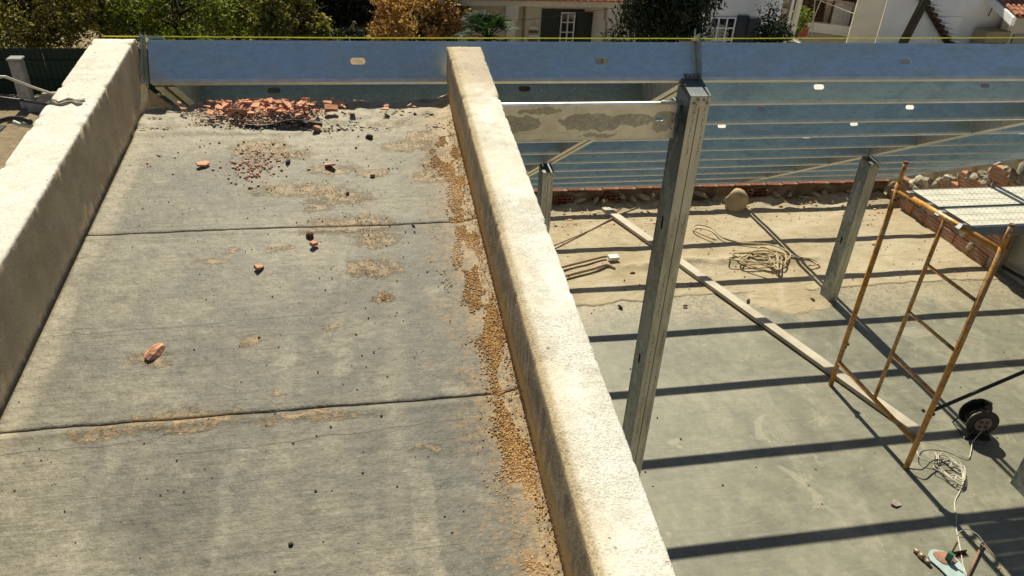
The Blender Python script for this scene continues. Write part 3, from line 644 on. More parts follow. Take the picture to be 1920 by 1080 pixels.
def post(x0, x1, y0, y1, z1, label, slots=(), cap=True, tilt=.05):
    t = thing('steel_post', label, 'post', ((x0 + x1) / 2, (y0 + y1) / 2, ZF), group='galvanised posts of the roof frame')
    w = (x1 - x0) / 2; dy = (y1 - y0) / 2; H = z1 - ZF
    for sg in (-1, 1):
        # web with slots: use the purlin builder turned upright
        wb = c_purlin(H, 2 * dy - .008, [(z, dy, .042, .013) for z in slots], None, fl=.004)
        rot = Matrix(((0, sg, 0, 0), (0, 0, 1, 0), (1, 0, 0, 0), (0, 0, 0, 1)))   # local x->z, y->x, z->y
        b = MB(); b.add([Matrix.Translation((sg * w if sg < 0 else w, -dy + .004, 0)) @ (Matrix(((0, -sg, 0, 0), (0, 0, 1, 0), (1, 0, 0, 0), (0, 0, 0, 1))) @ Vector(p)) for p in wb.v], wb.f)
        o = b.build('web', 'web', t)
        f = MB(); a, c = (-w, -.0022) if sg < 0 else (.0022, w)
        f.box((a, -dy - .001, 0), (c, -dy + .003, H - .002)); f.box((a, dy - .003, 0), (c, dy + .001, H - .002))
        f.box((a, -dy + .003, 0), (a + .003, -dy + .02, H - .002)) if sg > 0 else f.box((c - .003, -dy + .003, 0), (c, -dy + .02, H - .002))
        f.build('flange', 'print', o)
    if cap:
        c = MB(); c.add([(-w - .003, -dy - .004, H - .035), (w + .003, -dy - .004, H - .035), (w + .003, dy + .003, H + .02), (-w - .003, dy + .003, H + .02),
                         (-w - .003, -dy - .004, H - .003), (w + .003, -dy - .004, H - .003), (w + .003, dy + .003, H + tilt), (-w - .003, dy + .003, H + tilt)],
                        [(4, 5, 6, 7), (0, 1, 5, 4), (1, 2, 6, 5), (2, 3, 7, 6), (3, 0, 4, 7), (3, 2, 1, 0)])
        cp = c.build('cap_plate', 'capsteel', t)
        MB().box((-w - .002, -dy - .0065, H - .058), (w + .002, -dy - .0042, H - .006)).build('front_plate', 'print', cp)
        for sx, sz in ((-.036, -.040), (-.014, -.022), (.016, -.022), (.036, -.038)):
            MB().tube([(0, 0, 0), (0, -.004, 0)], .0075, 8).build('screw', 'zinc', cp, (sx, -dy - .0064, H + sz + .002))
    return t
p1 = post(1.604, 1.711, 3.552, 3.735, -1.135, 'nearest tall galvanised post below the ridge joint, printed flanges and capped top', [.55, 1.66, 2.62])
b = MB().box((-.035, .06, 3.41), (.045, .10, 3.445), None); 
for i in range(4): b.tube([(-.03 + i * .022, .055, 3.41), (-.03 + i * .022, .052, 3.44)], .004, 6)
b.build('ridge_clip', 'zinc', p1)
post(5.062, 5.168, 6.562, 6.745, roof_z(6.745) - .012, 'galvanised post standing free in the room behind the scaffold frame', [.75], True, .015)
post(1.602, 1.708, 6.565, 6.745, roof_z(6.745) - .012, 'galvanised post half hidden behind the right upstand, below the tie beam', [.9], True, .015)
post(5.118, 5.224, 3.55, 3.735, -1.135, 'galvanised ridge post at the right picture edge, only its foot showing', [.6, 1.7, 2.6])
# tie beam between the upstand and the nearest post
tb = thing('tie_beam', 'stained tan galvanised tie beam from the right upstand to the nearest post', 'beam', (.545, 3.645, -1.392))
o = c_purlin(1.035, .178, [(.945, .105, .024, .011)], None, .055); o.build('channel', 'beam', tb)
MB().box((1.036, -.012, -.006), (1.042, .09, .19)).build('end_plate', 'web', tb)
MB().prism([(.93, -.002), (1.058, -.01), (1.058, .03), (.97, .058)], lambda u, q, z: Vector((u, q, .1815 + z)), 0, .004).build('top_cleat', 'steel', tb)
bolts(tb, [(1.02, -.001, .05), (1.02, -.001, .09), (1.02, -.001, .13)], r=.004)

# ------------------------------------------------------------------ gable wall, broken brickwork, eaves wall
wallprism('gable_wall', 'smooth tan gable wall rising to the right under the roof beams', 7.60, 7.85, [(9.55, G), (9.55, roof_z(9.5) - .012), (7.02, roof_z(7.02) - .012), (7.02, G)], 'tanwall')
wallprism('rendered_wall', 'grey rendered wall at the right edge behind the scaffold', 7.72, 7.84, [(7.015, ZF - .5), (7.015, roof_z(7.015) - .02), (3.72, roof_z(3.72) - .02), (-3, roof_z(3.72) - 2.5), (-3, ZF - .5)], 'greyrender')
bw = thing('broken_brick_wall', 'ragged wall of hollow terracotta bricks and mortar beside the scaffold platform', 'brick wall', (7.5, 9.2, ZF))
def brick_mesh(L, H, T, seed):
    rr = random.Random(seed); g = .007; nr = 4; poly = [(T, 0), (T, H)]
    for i in range(nr):
        z1 = H - i * H / nr; z0 = H - (i + 1) * H / nr; poly += [(g, z1 - .001), (0, z1 - .010), (0, z0 + .010), (g, z0 + .001)]
    b = MB(); e0 = [rr.uniform(-.008, .008) for _ in poly]; e1 = [rr.uniform(-.008, .008) for _ in poly]; n = len(poly)
    b.add([(x, e0[i], z) for i, (x, z) in enumerate(poly)] + [(x, L + e1[i], z) for i, (x, z) in enumerate(poly)], [tuple(range(n)), tuple(range(2 * n - 1, n - 1, -1))] + [((i + 1) % n, i, n + i, n + (i + 1) % n) for i in range(n)])
    return b
BRK = [brick_mesh(.285, .178, .088, s) for s in range(4)]; HALF = [brick_mesh(.15, .178, .088, s + 9) for s in range(3)]
cache = {}
def place(b, key, name, m, parent, loc, rot=(0, 0, 0), smooth=False):
    if key not in cache:
        o = b.build(name, m, parent, loc, rot, smooth); cache[key] = o.data; return o
    return link(name, cache[key], m, parent, loc, rot)
rr = random.Random(3)
core = [(9.22 - 7.06, 0), (0, 0)]
for i in range(13): yy = 9.22 - i * .18; core.append((9.22 - yy, max(.06, roof_z(yy) - .22 - ZF + rr.uniform(-.06, .02))))
core = [(-(q), z) for q, z in core]
MB().prism([(p, z) for p, z in core], lambda y, z, x: Vector((x, y, z)), .022, .095).build('mortar_core', 'mortar', bw)
for c in range(7):
    y = 9.18 - (.15 if c % 2 else 0); z = c * .192 + .004
    while y > 7.1:
        L = .285 if rr.random() < .8 else .15
        lim = roof_z(y) - .10 - ZF
        if z + .178 < lim + .03 + rr.uniform(-.05, .05):
            i = rr.randrange(4) if L > .2 else rr.randrange(3)
            place((BRK if L > .2 else HALF)[i], ('b', L, i), 'brick', 'brick', bw, (rr.uniform(-.006, .006), y - L - 9.2, z), (rr.uniform(-.02, .02), 0, rr.uniform(-.015, .015)))
        elif z < lim:
            for q in range(3):
                i = rr.randrange(5); s = rr.uniform(.045, .085)
                place(lump(.06, i, 1.1, 1.3, .9, 1.7, 2), ('l', i), 'mortar_lump', 'mortar', bw, (.04, y - .05 - q * .1 - 9.2, z + rr.uniform(0, .04)), (rr.uniform(0, 3), rr.uniform(0, 3), rr.uniform(0, 3))).scale = (s / .06,) * 3
        y -= L + .014
# mortar smears between the bricks
for i in range(26):
    yy = rr.uniform(7.1, 9.1); zz = rr.uniform(.05, max(.08, roof_z(yy) - .2 - ZF)); j = i % 5
    o = place(lump(.06, j, 1.1, 1.3, .9, 1.7, 2), ('l', j), 'mortar_smear', 'mortar', bw, (-.002, yy - 9.2, zz), (rr.uniform(0, 3), 0, 0)); o.scale = (.14, rr.uniform(.4, 1.1), rr.uniform(.4, 1.2))
for i in range(22):
    yy = 7.1 + i * .1 + rr.uniform(-.04, .04); j = rr.randrange(5); s = rr.uniform(.5, 1.3)
    place(lump(.06, j, 1.1, 1.3, .9, 1.7, 2), ('l', j), 'mortar_lump', 'mortar', bw, (rr.uniform(.01, .07), yy - 9.2, max(.05, roof_z(yy) - .14 - ZF + rr.uniform(-.05, .04))), (rr.uniform(0, 3), rr.uniform(0, 3), 0)).scale = (s, s * 1.3, s)
for i, (px, py) in enumerate(((1700, 350), (1880, 330))):
    q = at_x(px, py, 7.47); place(BRK[i], ('b', .285, i), 'brick', 'brick', bw, (-.03, q.y - 9.3, q.z - ZF - .09), (0, 0, .1)) if cache.get(('b', .285, i)) else None

ew = thing('eaves_wall', 'low rubble wall of stones and hollow bricks under the lowest roof beam', 'wall', (3.2, 9.25, ZF))
def rough_box(x0, x1, y0, y1, z0, z1, n, seed):
    xs = np.linspace(x0, x1, n); zs = np.linspace(z0, z1, 9); U, Wz = np.meshgrid(xs, zs)
    Yv = y0 + fbm(U * 9, Wz * 11, seed, 4) * .12
    vs = np.stack([U.ravel(), Yv.ravel(), Wz.ravel()], 1); f = [tuple(q) for q in grid(n, 9)]; k = len(vs)
    tp = np.stack([xs, xs * 0 + y1, xs * 0 + z1], 1); vs = np.concatenate([vs, tp]); f += [(8 * n + i, 8 * n + i + 1, k + i + 1, k + i) for i in range(n - 1)]
    return vs, f
vs, f = rough_box(-4.1, 4.3, .0, .16, -.05, .235, 260, 4)
np_mesh('rubble_core', vs, f, 'darkmortar', ew, True)
x = -4.0
while x < 4.25:
    L = rr.uniform(.2, .27); place(MB().box((0, 0, 0), (.235, .12, .024), None, .004), 'cap', 'brick', 'brickdark', ew, (x, -.03, .242 + rr.uniform(-.004, .004)), (0, rr.uniform(-.02, .02), rr.uniform(-.05, .05))); x += .245
MB().box((-4.1, .02, .224), (4.28, .1, .242)).build('mortar_bed', 'mortar', ew)
def hollow_end(L=.24, H=.10, nx_=3, nz_=2):
    b = MB(); t_ = .011; D = .1
    for i in range(nx_ + 1): xx = i * (L - t_) / nx_; b.box((xx, 0, 0), (xx + t_, D, H))
    for j in range(nz_ + 1):
        zz = j * (H - t_) / nz_
        for i in range(nx_): xa = i * (L - t_) / nx_ + t_; b.box((xa, .0015, zz), (xa + (L - t_) / nx_ - t_, D, zz + t_))
    b.box((t_, D - .02, t_), (L - t_, D - .01, H - t_)); return b
hb = hollow_end()
for px, py in ((1058, 376), (1397, 362), (1425, 362), (1150, 370)):
    q = at_y(px, py, 9.2); place(hb, 'hb', 'hollow_brick', 'brickdark', ew, (q.x - 3.2 - .12, -.062, q.z - ZF - .05), (0, rr.uniform(-.04, .04), 0))
for i, (px, py, w_, h_) in enumerate(((1090, 374, 1.6, 1.1), (1118, 374, 1.0, .9), (1133, 376, 1.2, 1), (1168, 368, .9, .9), (1185, 372, 1.2, 1.2), (1205, 368, 1.9, 1.0), (1223, 366, .9, .9), (1312, 362, 1.8, .9), (1340, 372, 1.4, .6), (1415, 378, 1.2, .6), (1455, 362, 1.1, .9), (1480, 364, 1.0, .8), (1502, 368, 1.5, .6), (1528, 362, 1.1, .7), (1545, 360, .9, .9), (1575, 366, 1.0, .7), (1597, 358, 1.2, .8))):
    q = at_y(px, py, 9.2); j = i % 6
    o = place(lump(.078, 20 + j, 1.15, .8, .8, 1.2, 1), ('s', j), 'stone', 'stone' if i % 3 else 'mortar', ew, (q.x - 3.2, -.045, q.z - ZF - .005), (0, rr.uniform(-.3, .3), rr.uniform(0, 3))); o.scale = (w_ * .9, .8, h_ * .8)
q = at_y(1375, 381, 9.0)
tag(lump(.2, 91, 1.02, .75, 1.0, .25, 3).build('boulder', 'boulder', None, (q.x + .01, 8.98, ZF + .13), (.1, 0, .3), True), 'rounded tan boulder under the foot of the rafter at the low wall', 'boulder')
rubble = MB()
for i in range(170):
    x = rr.uniform(1.7, 7.2); yy = rr.uniform(8.6, 9.15) if rr.random() < .8 else rr.uniform(7.2, 9.1); s = rr.uniform(.008, .03)
    l_ = lump(s, i % 9 + 300, 1.2, 1, .7, .4, 1); rubble.add([Vector(p) + Vector((x, yy, ZF + .02 + max(0, yy - 8.85) * .15)) for p in l_.v], l_.f)
tag(rubble.build('wall_rubble', 'rubble'), 'crumbs of mortar and brick fallen along the low wall', 'rubble', kind='stuff')

# ------------------------------------------------------------------ scaffold
XF = 4.30
fr = thing('scaffold', 'orange rusty scaffold frame with inner ladder standing on the grey floor', 'scaffold', (XF, 4.57, ZF), (0, 0, .045))
TR = .0235
def part_tube(name, pts, r, m, parent, n=12): return MB().tube(pts, r, n).build(name, m, parent, smooth=False)
def smooth(o): o.data.polygons.foreach_set('use_smooth', [len(p.vertices) == 4 for p in o.data.polygons]); return o
yl, yr = .565, -.565
for yy in (yl, yr):
    lg = smooth(part_tube('leg', [(0, yy, 0), (0, yy, 2.13)], TR, 'orange', fr))
    smooth(part_tube('spigot', [(0, yy, 2.13), (0, yy, 2.315)], .0185, 'orange', lg)); smooth(part_tube('rim', [(0, yy, 2.30), (0, yy, 2.318)], .0200, 'rust', lg))
smooth(part_tube('top_tube', [(0, yl - .01, 2.072), (0, yr + .01, 2.110)], .0225, 'orange', fr))
smooth(part_tube('bottom_tube', [(0, yl - .01, .285), (0, yr + .01, .285)], .0205, 'orange', fr))
smooth(part_tube('inner_leg', [(0, .01, .29), (0, .0, 1.70), (0, -.006, 2.10)], .0165, 'orange', fr))
for zz in (.78, 1.225, 1.675): smooth(part_tube('rung', [(0, 0, zz), (0, yr + .01, zz)], .0145, 'orange', fr))
for yy, zz, sx in ((yl, 1.99, 1), (yl, .49, 1), (yr, .60, -1)):
    c = MB(); c.box((.012, yy - .012, zz - .012), (.045, yy + .012, zz + .012)); c.tube([(.03, yy, zz + .02), (.03, yy, zz - .05), (.018, yy, zz - .055)], .006, 6); c.tube([(-.02, yy - sx * .03, zz), (-.03, yy - sx * .055, zz + .012)], .011, 6)
    c.build('clamp', 'rust', fr)
# second frame, out of the picture, that carries the other end of the platform
dup(fr, (6.72, 4.57, ZF), (0, 0, .045), 'second orange scaffold frame carrying the far end of the platform')
ZP = ZF + 2.105
def deck(y0, y1, label):
    t = thing('scaffold_plank', label, 'scaffold plank', (XF + .075, y0, ZP + (-.008 if y0 > 4.6 else .012)), (-.03, 0, .0), 'steel planks of the scaffold platform')
    L = 2.28; w = y1 - y0; ns = 3
    b = MB()
    for i in range(ns):
        a = .004 + i * (w - .008) / ns; c = .004 + (i + 1) * (w - .008) / ns
        b.box((0, a + .004, -.006), (L, c - .004, 0))
        b.box((0, a - .002, -.010), (L, a + .004, -.006))
    b.build('tread', 'plank', t)
    s = MB(); s.box((0, -.002, -.062), (L, .004, .003)); s.box((0, w - .004, -.062), (L, w + .002, .003)); s.box((-.004, 0, -.055), (.0, w, -.001)); s.build('side_rail', 'plankside', t)
    p = MB()
    for i in range(ns * 2):
        yy = w * (i + .5) / (ns * 2)
        for k in range(48):
            xx = .05 + k * .046 + (.023 if i % 2 else 0)
            p.box((xx, yy - .003, .0005), (xx + .012, yy + .003, .0016))
    tag(p.build('raised_holes', 'dot', t), kind='stuff')
    for yy in (.055, w - .055):
        h = MB(); pts = [(.0, yy, -.03), (-.03, yy, .006), (-.075, yy, .008), (-.107, yy, -.022), (-.108, yy, -.058)]
        for q in range(len(pts) - 1):
            p0, p1 = Vector(pts[q]), Vector(pts[q + 1]); d = (p1 - p0); nrm = Vector((-d.z, 0, d.x)).normalized() * .006
            h.add([p0 + Vector((0, -.022, 0)), p0 + Vector((0, .022, 0)), p1 + Vector((0, .022, 0)), p1 + Vector((0, -.022, 0)), p0 + nrm + Vector((0, -.022, 0)), p0 + nrm + Vector((0, .022, 0)), p1 + nrm + Vector((0, .022, 0)), p1 + nrm + Vector((0, -.022, 0))], [(0, 1, 2, 3), (4, 5, 6, 7), (0, 1, 5, 4), (2, 3, 7, 6), (1, 2, 6, 5), (3, 0, 4, 7)])
        h.build('hook', 'zinc', t)
    return t
deck(4.735, 5.085, 'farther steel scaffold plank, on the side of the ragged brick wall')
deck(4.335, 4.685, 'nearer steel scaffold plank, its dark side rail facing the viewer')
a_ = Vector((XF + .035, 4.02, -3.905)); e_ = at_y(1920, 697, 4.05); e_ = a_ + (e_ - a_) * 2.2
b = MB(); b.tube([a_ + (e_ - a_) * i / 12 for i in range(13)], .0155, 10); tag(smooth(b.build('diagonal_brace', 'black')), 'black steel brace tube clamped to the scaffold leg above the cable reel', 'brace tube')

# ------------------------------------------------------------------ things lying on the room floor
def bar(name, p, q, w, h, m, label, cat, z=0.):
    p = Vector(p); q = Vector(q); d = q - p; L = d.length; a = math.atan2(d.y, d.x)
    return tag(MB().box((0, -w / 2, 0), (L, w / 2, h), None, .003).build(name, m, None, (p.x, p.y, ZF + z), (0, -math.asin(max(-1, min(1, d.z / L))), a)), label, cat)
bar('screed_board', (3.12, 9.07, .035), (4.70, 4.37, .012), .115, .045, 'screed', 'long pale levelling board lying diagonally from the low wall to the scaffold', 'board', .03)
def wire(name, pts, r, m, label, cat, z=0., n=6, group=None):
    pts = [Vector(p) if len(p) == 3 else Vector((p[0], p[1], 0)) for p in pts]; out = []
    for i in range(len(pts) - 1):
        p0, p1, p2, p3 = pts[max(i - 1, 0)], pts[i], pts[i + 1], pts[min(i + 2, len(pts) - 1)]
        for k in range(8):
            t = k / 8; out.append(.5 * ((2 * p1) + (p2 - p0) * t + (2 * p0 - 5 * p1 + 4 * p2 - p3) * t * t + (3 * p1 - p0 - 3 * p2 + p3) * t ** 3))
    out.append(pts[-1]); out = [Vector((p.x, p.y, p.z + ZF + r + z)) for p in out]
    return tag(smooth(MB().tube(out, r, n).build(name, m)), label, cat, group)
wire('straw_cord', [(2.15, 8.05, .03), (2.7, 8.45), (3.12, 8.78), (3.6, 9.08, .02), (3.95, 9.2, .04)], .011, 'cord', 'thin straw coloured cord running under the pale board to the low wall', 'cord', .02)
R2 = random.Random(12)
loop = [(4.30, 8.02), (4.12, 8.31), (4.22, 8.46), (4.38, 8.36), (4.42, 8.08), (4.60, 7.93), (4.96, 7.84), (5.12, 7.62), (4.98, 7.42)]
for i in range(40):
    a = i * 1.02 + R2.uniform(-.45, .45); rx = R2.uniform(.10, .52) * (.6 + .4 * sin(i * .23)); ry = R2.uniform(.05, .30)
    loop.append((4.72 + rx * cos(a) + R2.uniform(-.14, .14), 7.46 + ry * sin(a) + R2.uniform(-.08, .08), R2.uniform(0, .05)))
loop += [(5.1, 7.5), (5.30, 7.45), (5.36, 7.32), (5.2, 7.28)]
wire('rope', loop, .010, 'rope', 'tangled straw coloured rope heaped on the sandy floor', 'rope', .05)
wire('cable_conduit', [(1.6, 7.33, .03), (2.16, 7.54, .03), (2.45, 7.645, .03), (2.69, 7.73, .03), (2.76, 7.74, .03)], .017, 'cord', 'far of two tan conduit pipes ending at the white block', 'pipe', .01)
wire('cable_conduit', [(1.6, 7.12, .02), (2.15, 7.345, .02), (2.50, 7.47, .02), (2.70, 7.55, .02), (2.79, 7.49, .0)], .020, 'cord', 'near of two tan conduit pipes, bent at its end', 'pipe', .01)
tag(MB().box((-.065, -.045, 0), (.065, .045, .04), None, .006).build('foam_block', 'white', None, (2.83, 7.69, ZF + .05), (.1, 0, .1)), 'small white block at the end of the tan conduit pipes', 'block')
for i, (px, py, s) in enumerate(((1185, 515, .03), (1295, 535, .035), (1163, 578, .03), (1285, 576, .025), (1402, 566, .03), (1522, 564, .03))):
    q = on_floor(px, py); tag(lump(s, 40 + i, 1.5, .8, .6, .4, 1).build('stone', 'pebble' if i != 1 else 'mortar', None, (q.x, q.y, ZF + .022), (0, 0, i)), ['dark stone below the bent conduit pipe', 'pale stub of mortar under the pale board', 'brown crumb on the grey floor left of the nearest post', 'black curled scrap on the grey floor right of the nearest post', 'brown stone at the left tip of the sand patch', 'brown stone at the right tip of the sand patch'][i], 'stone')
grit = MB()
for i in range(420):
    x = R2.uniform(1.7, 7.2); y = R2.uniform(3.0, 9.0) if R2.random() < .35 else R2.uniform(6.9, 9.0); s = R2.uniform(.004, .011); l_ = lump(s, i % 7 + 500, 1.2, 1, .7, .4, 1); grit.add([Vector(p) + Vector((x, y, ZF + .02 * (y > 6.9) + s * .4)) for p in l_.v], l_.f)
tag(grit.build('floor_grit', 'grit'), 'grit scattered over the room floor', 'grit', kind='stuff')

# cable reel
rl = thing('cable_reel', 'black cable reel with four sockets standing under the brace tube', 'cable reel', (5.225, 4.345, ZF), (0, 0, -.22))
def disc(name, m, y0, y1, r, z, parent, n=28, x=0.): 
    o = MB().tube([(x, y0, z), (x, y1, z)], r, n).build(name, m, parent); return smooth(o)
RZ = .185
disc('back_flange', 'black', .085, .072, .155, RZ + .02, rl); hubp = disc('drum', 'black', .072, -.072, .085, RZ, rl)
ff = disc('front_flange', 'dusty', -.072, -.086, .150, RZ, rl); sp_ = disc('socket_plate', 'socket', -.086, -.098, .078, RZ, rl)
for i in range(4):
    a = pi / 4 + i * pi / 2; cx, cz = .039 * cos(a), .039 * sin(a)
    k = MB(); k.tube([(cx, -.0982, RZ + cz), (cx, -.1005, RZ + cz)], .0245, 16); k.build('socket_rim', 'socket', sp_)
    k = MB(); k.tube([(cx, -.1006, RZ + cz), (cx, -.1012, RZ + cz)], .019, 16); k.build('socket', 'rust', sp_)
for q in range(5):
    m_ = MB(); pts = [Vector((cos(t * 2 * pi / 24) * (.09 + .012 * (q % 3)), -.055 + q * .024, RZ + sin(t * 2 * pi / 24) * (.09 + .012 * (q % 3)))) for t in range(25)]
    m_.tube(pts, .0065, 6); m_.build('wound_cable', 'whitecable' if q % 2 else 'black', hubp)
hd = MB(); hd.tube([(.04, .078, RZ + .10), (.045, .02, RZ + .185), (.045, -.012, RZ + .19)], .016, 10); hd.build('handle', 'black', rl)
st = MB()
for sx in (-1, 1): st.tube([(sx * .12, -.11, .008), (sx * .13, .13, .008), (sx * .06, .10, RZ + .02)], .008, 8); st.tube([(sx * .12, -.11, .008), (sx * .055, -.09, RZ - .05)], .008, 8)
st.tube([(-.12, -.11, .008), (.12, -.11, .008)], .008, 8); st.box((-.09, -.105, .012), (.09, -.085, .05)); st.build('stand', 'black', rl)
rl.scale = (.92, .92, .92)
# loose white cable
lp = []
for i in range(44):
    a = i * .74 + R2.uniform(-.25, .25); rx = R2.uniform(.05, .145); ry = R2.uniform(.08, .21)
    lp.append((4.66 + .0 + rx * cos(a) + .12 * ry * sin(a), 3.93 + ry * sin(a), .006 + .05 * R2.random()))
lp = [(5.20, 4.24, .10), (5.10, 4.19, .03), (5.02, 4.10, .01), (4.93, 4.04, .01), (4.80, 4.18, .03), (4.60, 4.22, .05), (4.48, 4.05, .05)] + lp + [(4.78, 3.96, .06), (4.752, 3.874, .03), (4.69, 3.77), (4.60, 3.69), (4.507, 3.616), (4.44, 3.53), (4.40, 3.46), (4.318, 3.35), (4.273, 3.272), (4.203, 3.148), (4.129, 3.02), (4.08, 2.9), (4.0, 2.7)]
wire('extension_cable', lp, .0043, 'whitecable', 'loose white cable coiled at the scaffold foot and trailing to the trowel', 'cable', .004)
wire('black_flex', [(4.32, 3.98, .02), (4.40, 3.92, .06), (4.52, 3.98, .07), (4.62, 4.00, .06), (4.70, 3.9, .02)], .006, 'black', 'short black flex arching from the scaffold foot to the white coil', 'cable')
wire('thin_wire', [(4.275, 3.285, .012), (4.30, 3.30, .03), (4.362, 3.300, .05), (4.40, 3.24, .05), (4.412, 3.19, .035)], .0028, 'whitecable', 'thin white twine tied to the upper end of the brown stick', 'twine')
wire('twine_loop', [(4.412, 3.17, .03), (4.43, 3.08, .01), (4.425, 3.02), (4.405, 2.985), (4.36, 2.94), (4.345, 2.90), (4.375, 2.885), (4.40, 2.925), (4.408, 2.985)], .0038, 'cord', 'brown twine ending in a small loop at the lower right', 'twine')
p, q = Vector((4.415, 3.185, ZF + .03)), Vector((4.03, 2.88, ZF + .012))
stk = tag(smooth(MB().tube([p, q], .0095, 8).build('wooden_stick', 'wood')), 'thin brown stick with twine knotted round its upper end', 'stick')
kn = MB()
for i in range(5): kn.tube([(p + (q - p) * (.01 + .012 * i)) + Vector((.0135 * cos(t * pi / 5), .006 * sin(t * pi / 5), .0135 * sin(t * pi / 5))) for t in range(11)], .0035, 5)
kn.build('knot', 'brass', stk)
# blue hawk / trowel with red mortar
bl = thing('plaster_trowel', 'pale blue round-ended trowel carrying wet red mortar', 'trowel', (4.02, 3.06, ZF))
poly = [(3.949, 3.173), (3.975, 3.187), (4.010, 3.186), (4.050, 3.168), (4.092, 3.138), (4.116, 3.095), (4.124, 3.041), (4.105, 2.99), (4.06, 2.90), (4.0, 2.80), (3.93, 2.84), (3.945, 2.95), (3.930, 3.035), (3.910, 3.10), (3.920, 3.145)]
MB().prism([(x - 4.02, y - 3.06) for x, y in poly], lambda u, w_, z: Vector((u, w_, z + .012 + .02 * max(0, -w_))), 0, .006).build('blade', 'blue', bl)
mort = [(3.962, 3.150), (3.985, 3.168), (3.99, 3.155), (4.02, 3.176), (4.05, 3.160), (4.078, 3.140), (4.103, 3.104), (4.112, 3.06), (4.09, 3.055), (4.075, 3.045), (4.055, 3.06), (4.01, 3.037), (3.975, 3.060), (3.955, 3.10)]
MB().prism([(x - 4.02, y - 3.06) for x, y in mort], lambda u, w_, z: Vector((u * (1 - z * 8), w_ * (1 - z * 8), z + .0185 + .006 * math.sin(u * 60 + w_ * 40))), 0, .010).build('mortar_smear', 'redclay', bl)
bx = thing('marker_box', 'small green and white block standing on the red mortar of the trowel', 'block', (4.035, 3.075, ZF + .030), (0, 0, .5))
MB().box((-.016, -.022, 0), (.016, .022, .075), None, .003).build('green_body', 'green', bx); MB().box((-.0175, -.0235, .0), (.0175, -.0222, .072)).build('white_front', 'white', bx)
tag(MB().tube([(0, 0, 0), (.028, .02, .085)], .007, 6).build('pencil', 'wood', None, (4.045, 3.085, ZF + .100)), 'short brown pencil sticking up out of the green block', 'pencil')
hm = thing('pipe_fitting', 'worn metal pipe fitting lying left of the blue trowel', 'pipe fitting', (3.868, 3.135, ZF + .02), (0, 0, -1.33))
for x0, x1, r, nm in ((-.075, -.028, .015, 'nozzle'), (-.028, .012, .022, 'collar'), (.012, .03, .014, 'neck'), (.03, .065, .018, 'end_cap')): smooth(MB().tube([(x0, 0, 0), (x1, 0, 0)], r, 10).build(nm, 'brass', hm))
an = MB(); d_ = Matrix.Translation((4.105, 3.118, ZF)) @ Matrix.Rotation(.02, 4, 'Z'); an.box((0, -.018, 0), (.135, .018, .004), d_); an.box((0, .0145, .004), (.135, .018, .035), d_)
tag(an.build('angle_offcut', 'rust'), 'dark brown steel angle offcut lying behind the trowel', 'metal offcut')
q = on_floor(1680, 946); tag(shard(.11, .085, .012, 8).build('mortar_flake', 'mortar', None, (q.x, q.y, ZF + .004), (.12, .05, .6)), 'dried mortar flake lifting off the bare grey floor', 'flake')
a_ = at_x(1880, 500, 7.63); e_ = at_x(1920, 523, 7.63); tag(smooth(MB().tube([a_, a_ + (e_ - a_) * 4], .022, 10).build('wall_pipe', 'black')), 'black pipe running along the grey rendered wall', 'pipe')

# ------------------------------------------------------------------ debris on the concrete roof
def slab_pt(px, py, h=0.): return on_slab(px, py, h)
R4 = random.Random(21)
frag = {}
GR = 'broken terracotta pieces heaped at the top of the roof'
for i in range(150):
    px = R4.gauss(515, 62) if i < 125 else R4.uniform(300, 780); py = R4.uniform(205, 232) if i < 125 else R4.uniform(203, 226)
    if px < 395 and i < 125: px = 800 - px
    py += abs(px - 510) * -.03
    q = slab_pt(px, min(py, 233)); j = R4.randrange(12); s = R4.uniform(.6, 1.5) if i < 125 else R4.uniform(.4, .9)
    if j not in frag:
        o = shard(.042, .030, .0042, 60 + j).build('terracotta_fragment', 'terra'); frag[j] = o.data
    else: o = link('terracotta_fragment', frag[j], 'terra')
    hgt = max(0, 1 - ((px - 515) / 130) ** 2) * .020 * R4.random() if i < 125 else 0
    o.location = (q.x, q.y, slab_z(q.y) + .022 + hgt + (.012 if q.y > 3.4 else 0)); o.rotation_euler = (R4.uniform(-.25, .65), R4.uniform(-.4, .4), R4.uniform(0, 6.3)); o.scale = (s, s, s * R4.uniform(.8, 1.3))
    tag(o, 'small broken terracotta piece in the orange heap under the ridge beam', 'tile piece', GR)
def ribbed(L, Wd, T, n):
    b = MB()
    for i in range(n): b.box((0, i * Wd / n, 0), (L, i * Wd / n + Wd / n * .72, T), None, .001)
    b.box((0, 0, 0), (L, Wd * .99, T * .75)); return b
for (px, py, L, Wd, rz, lab) in ((482, 226, .07, .05, 2.6, 'ribbed terracotta piece lying at the front of the heap'), (622, 222, .06, .035, .05, 'oblong ribbed terracotta piece at the right end of the heap')):
    q = slab_pt(px, py); tag(ribbed(L, Wd, .014, 4).build('terracotta_fragment', 'terra', None, (q.x - L / 2, q.y, slab_z(q.y) + .036), (.35, .1, rz)), lab, 'tile piece')
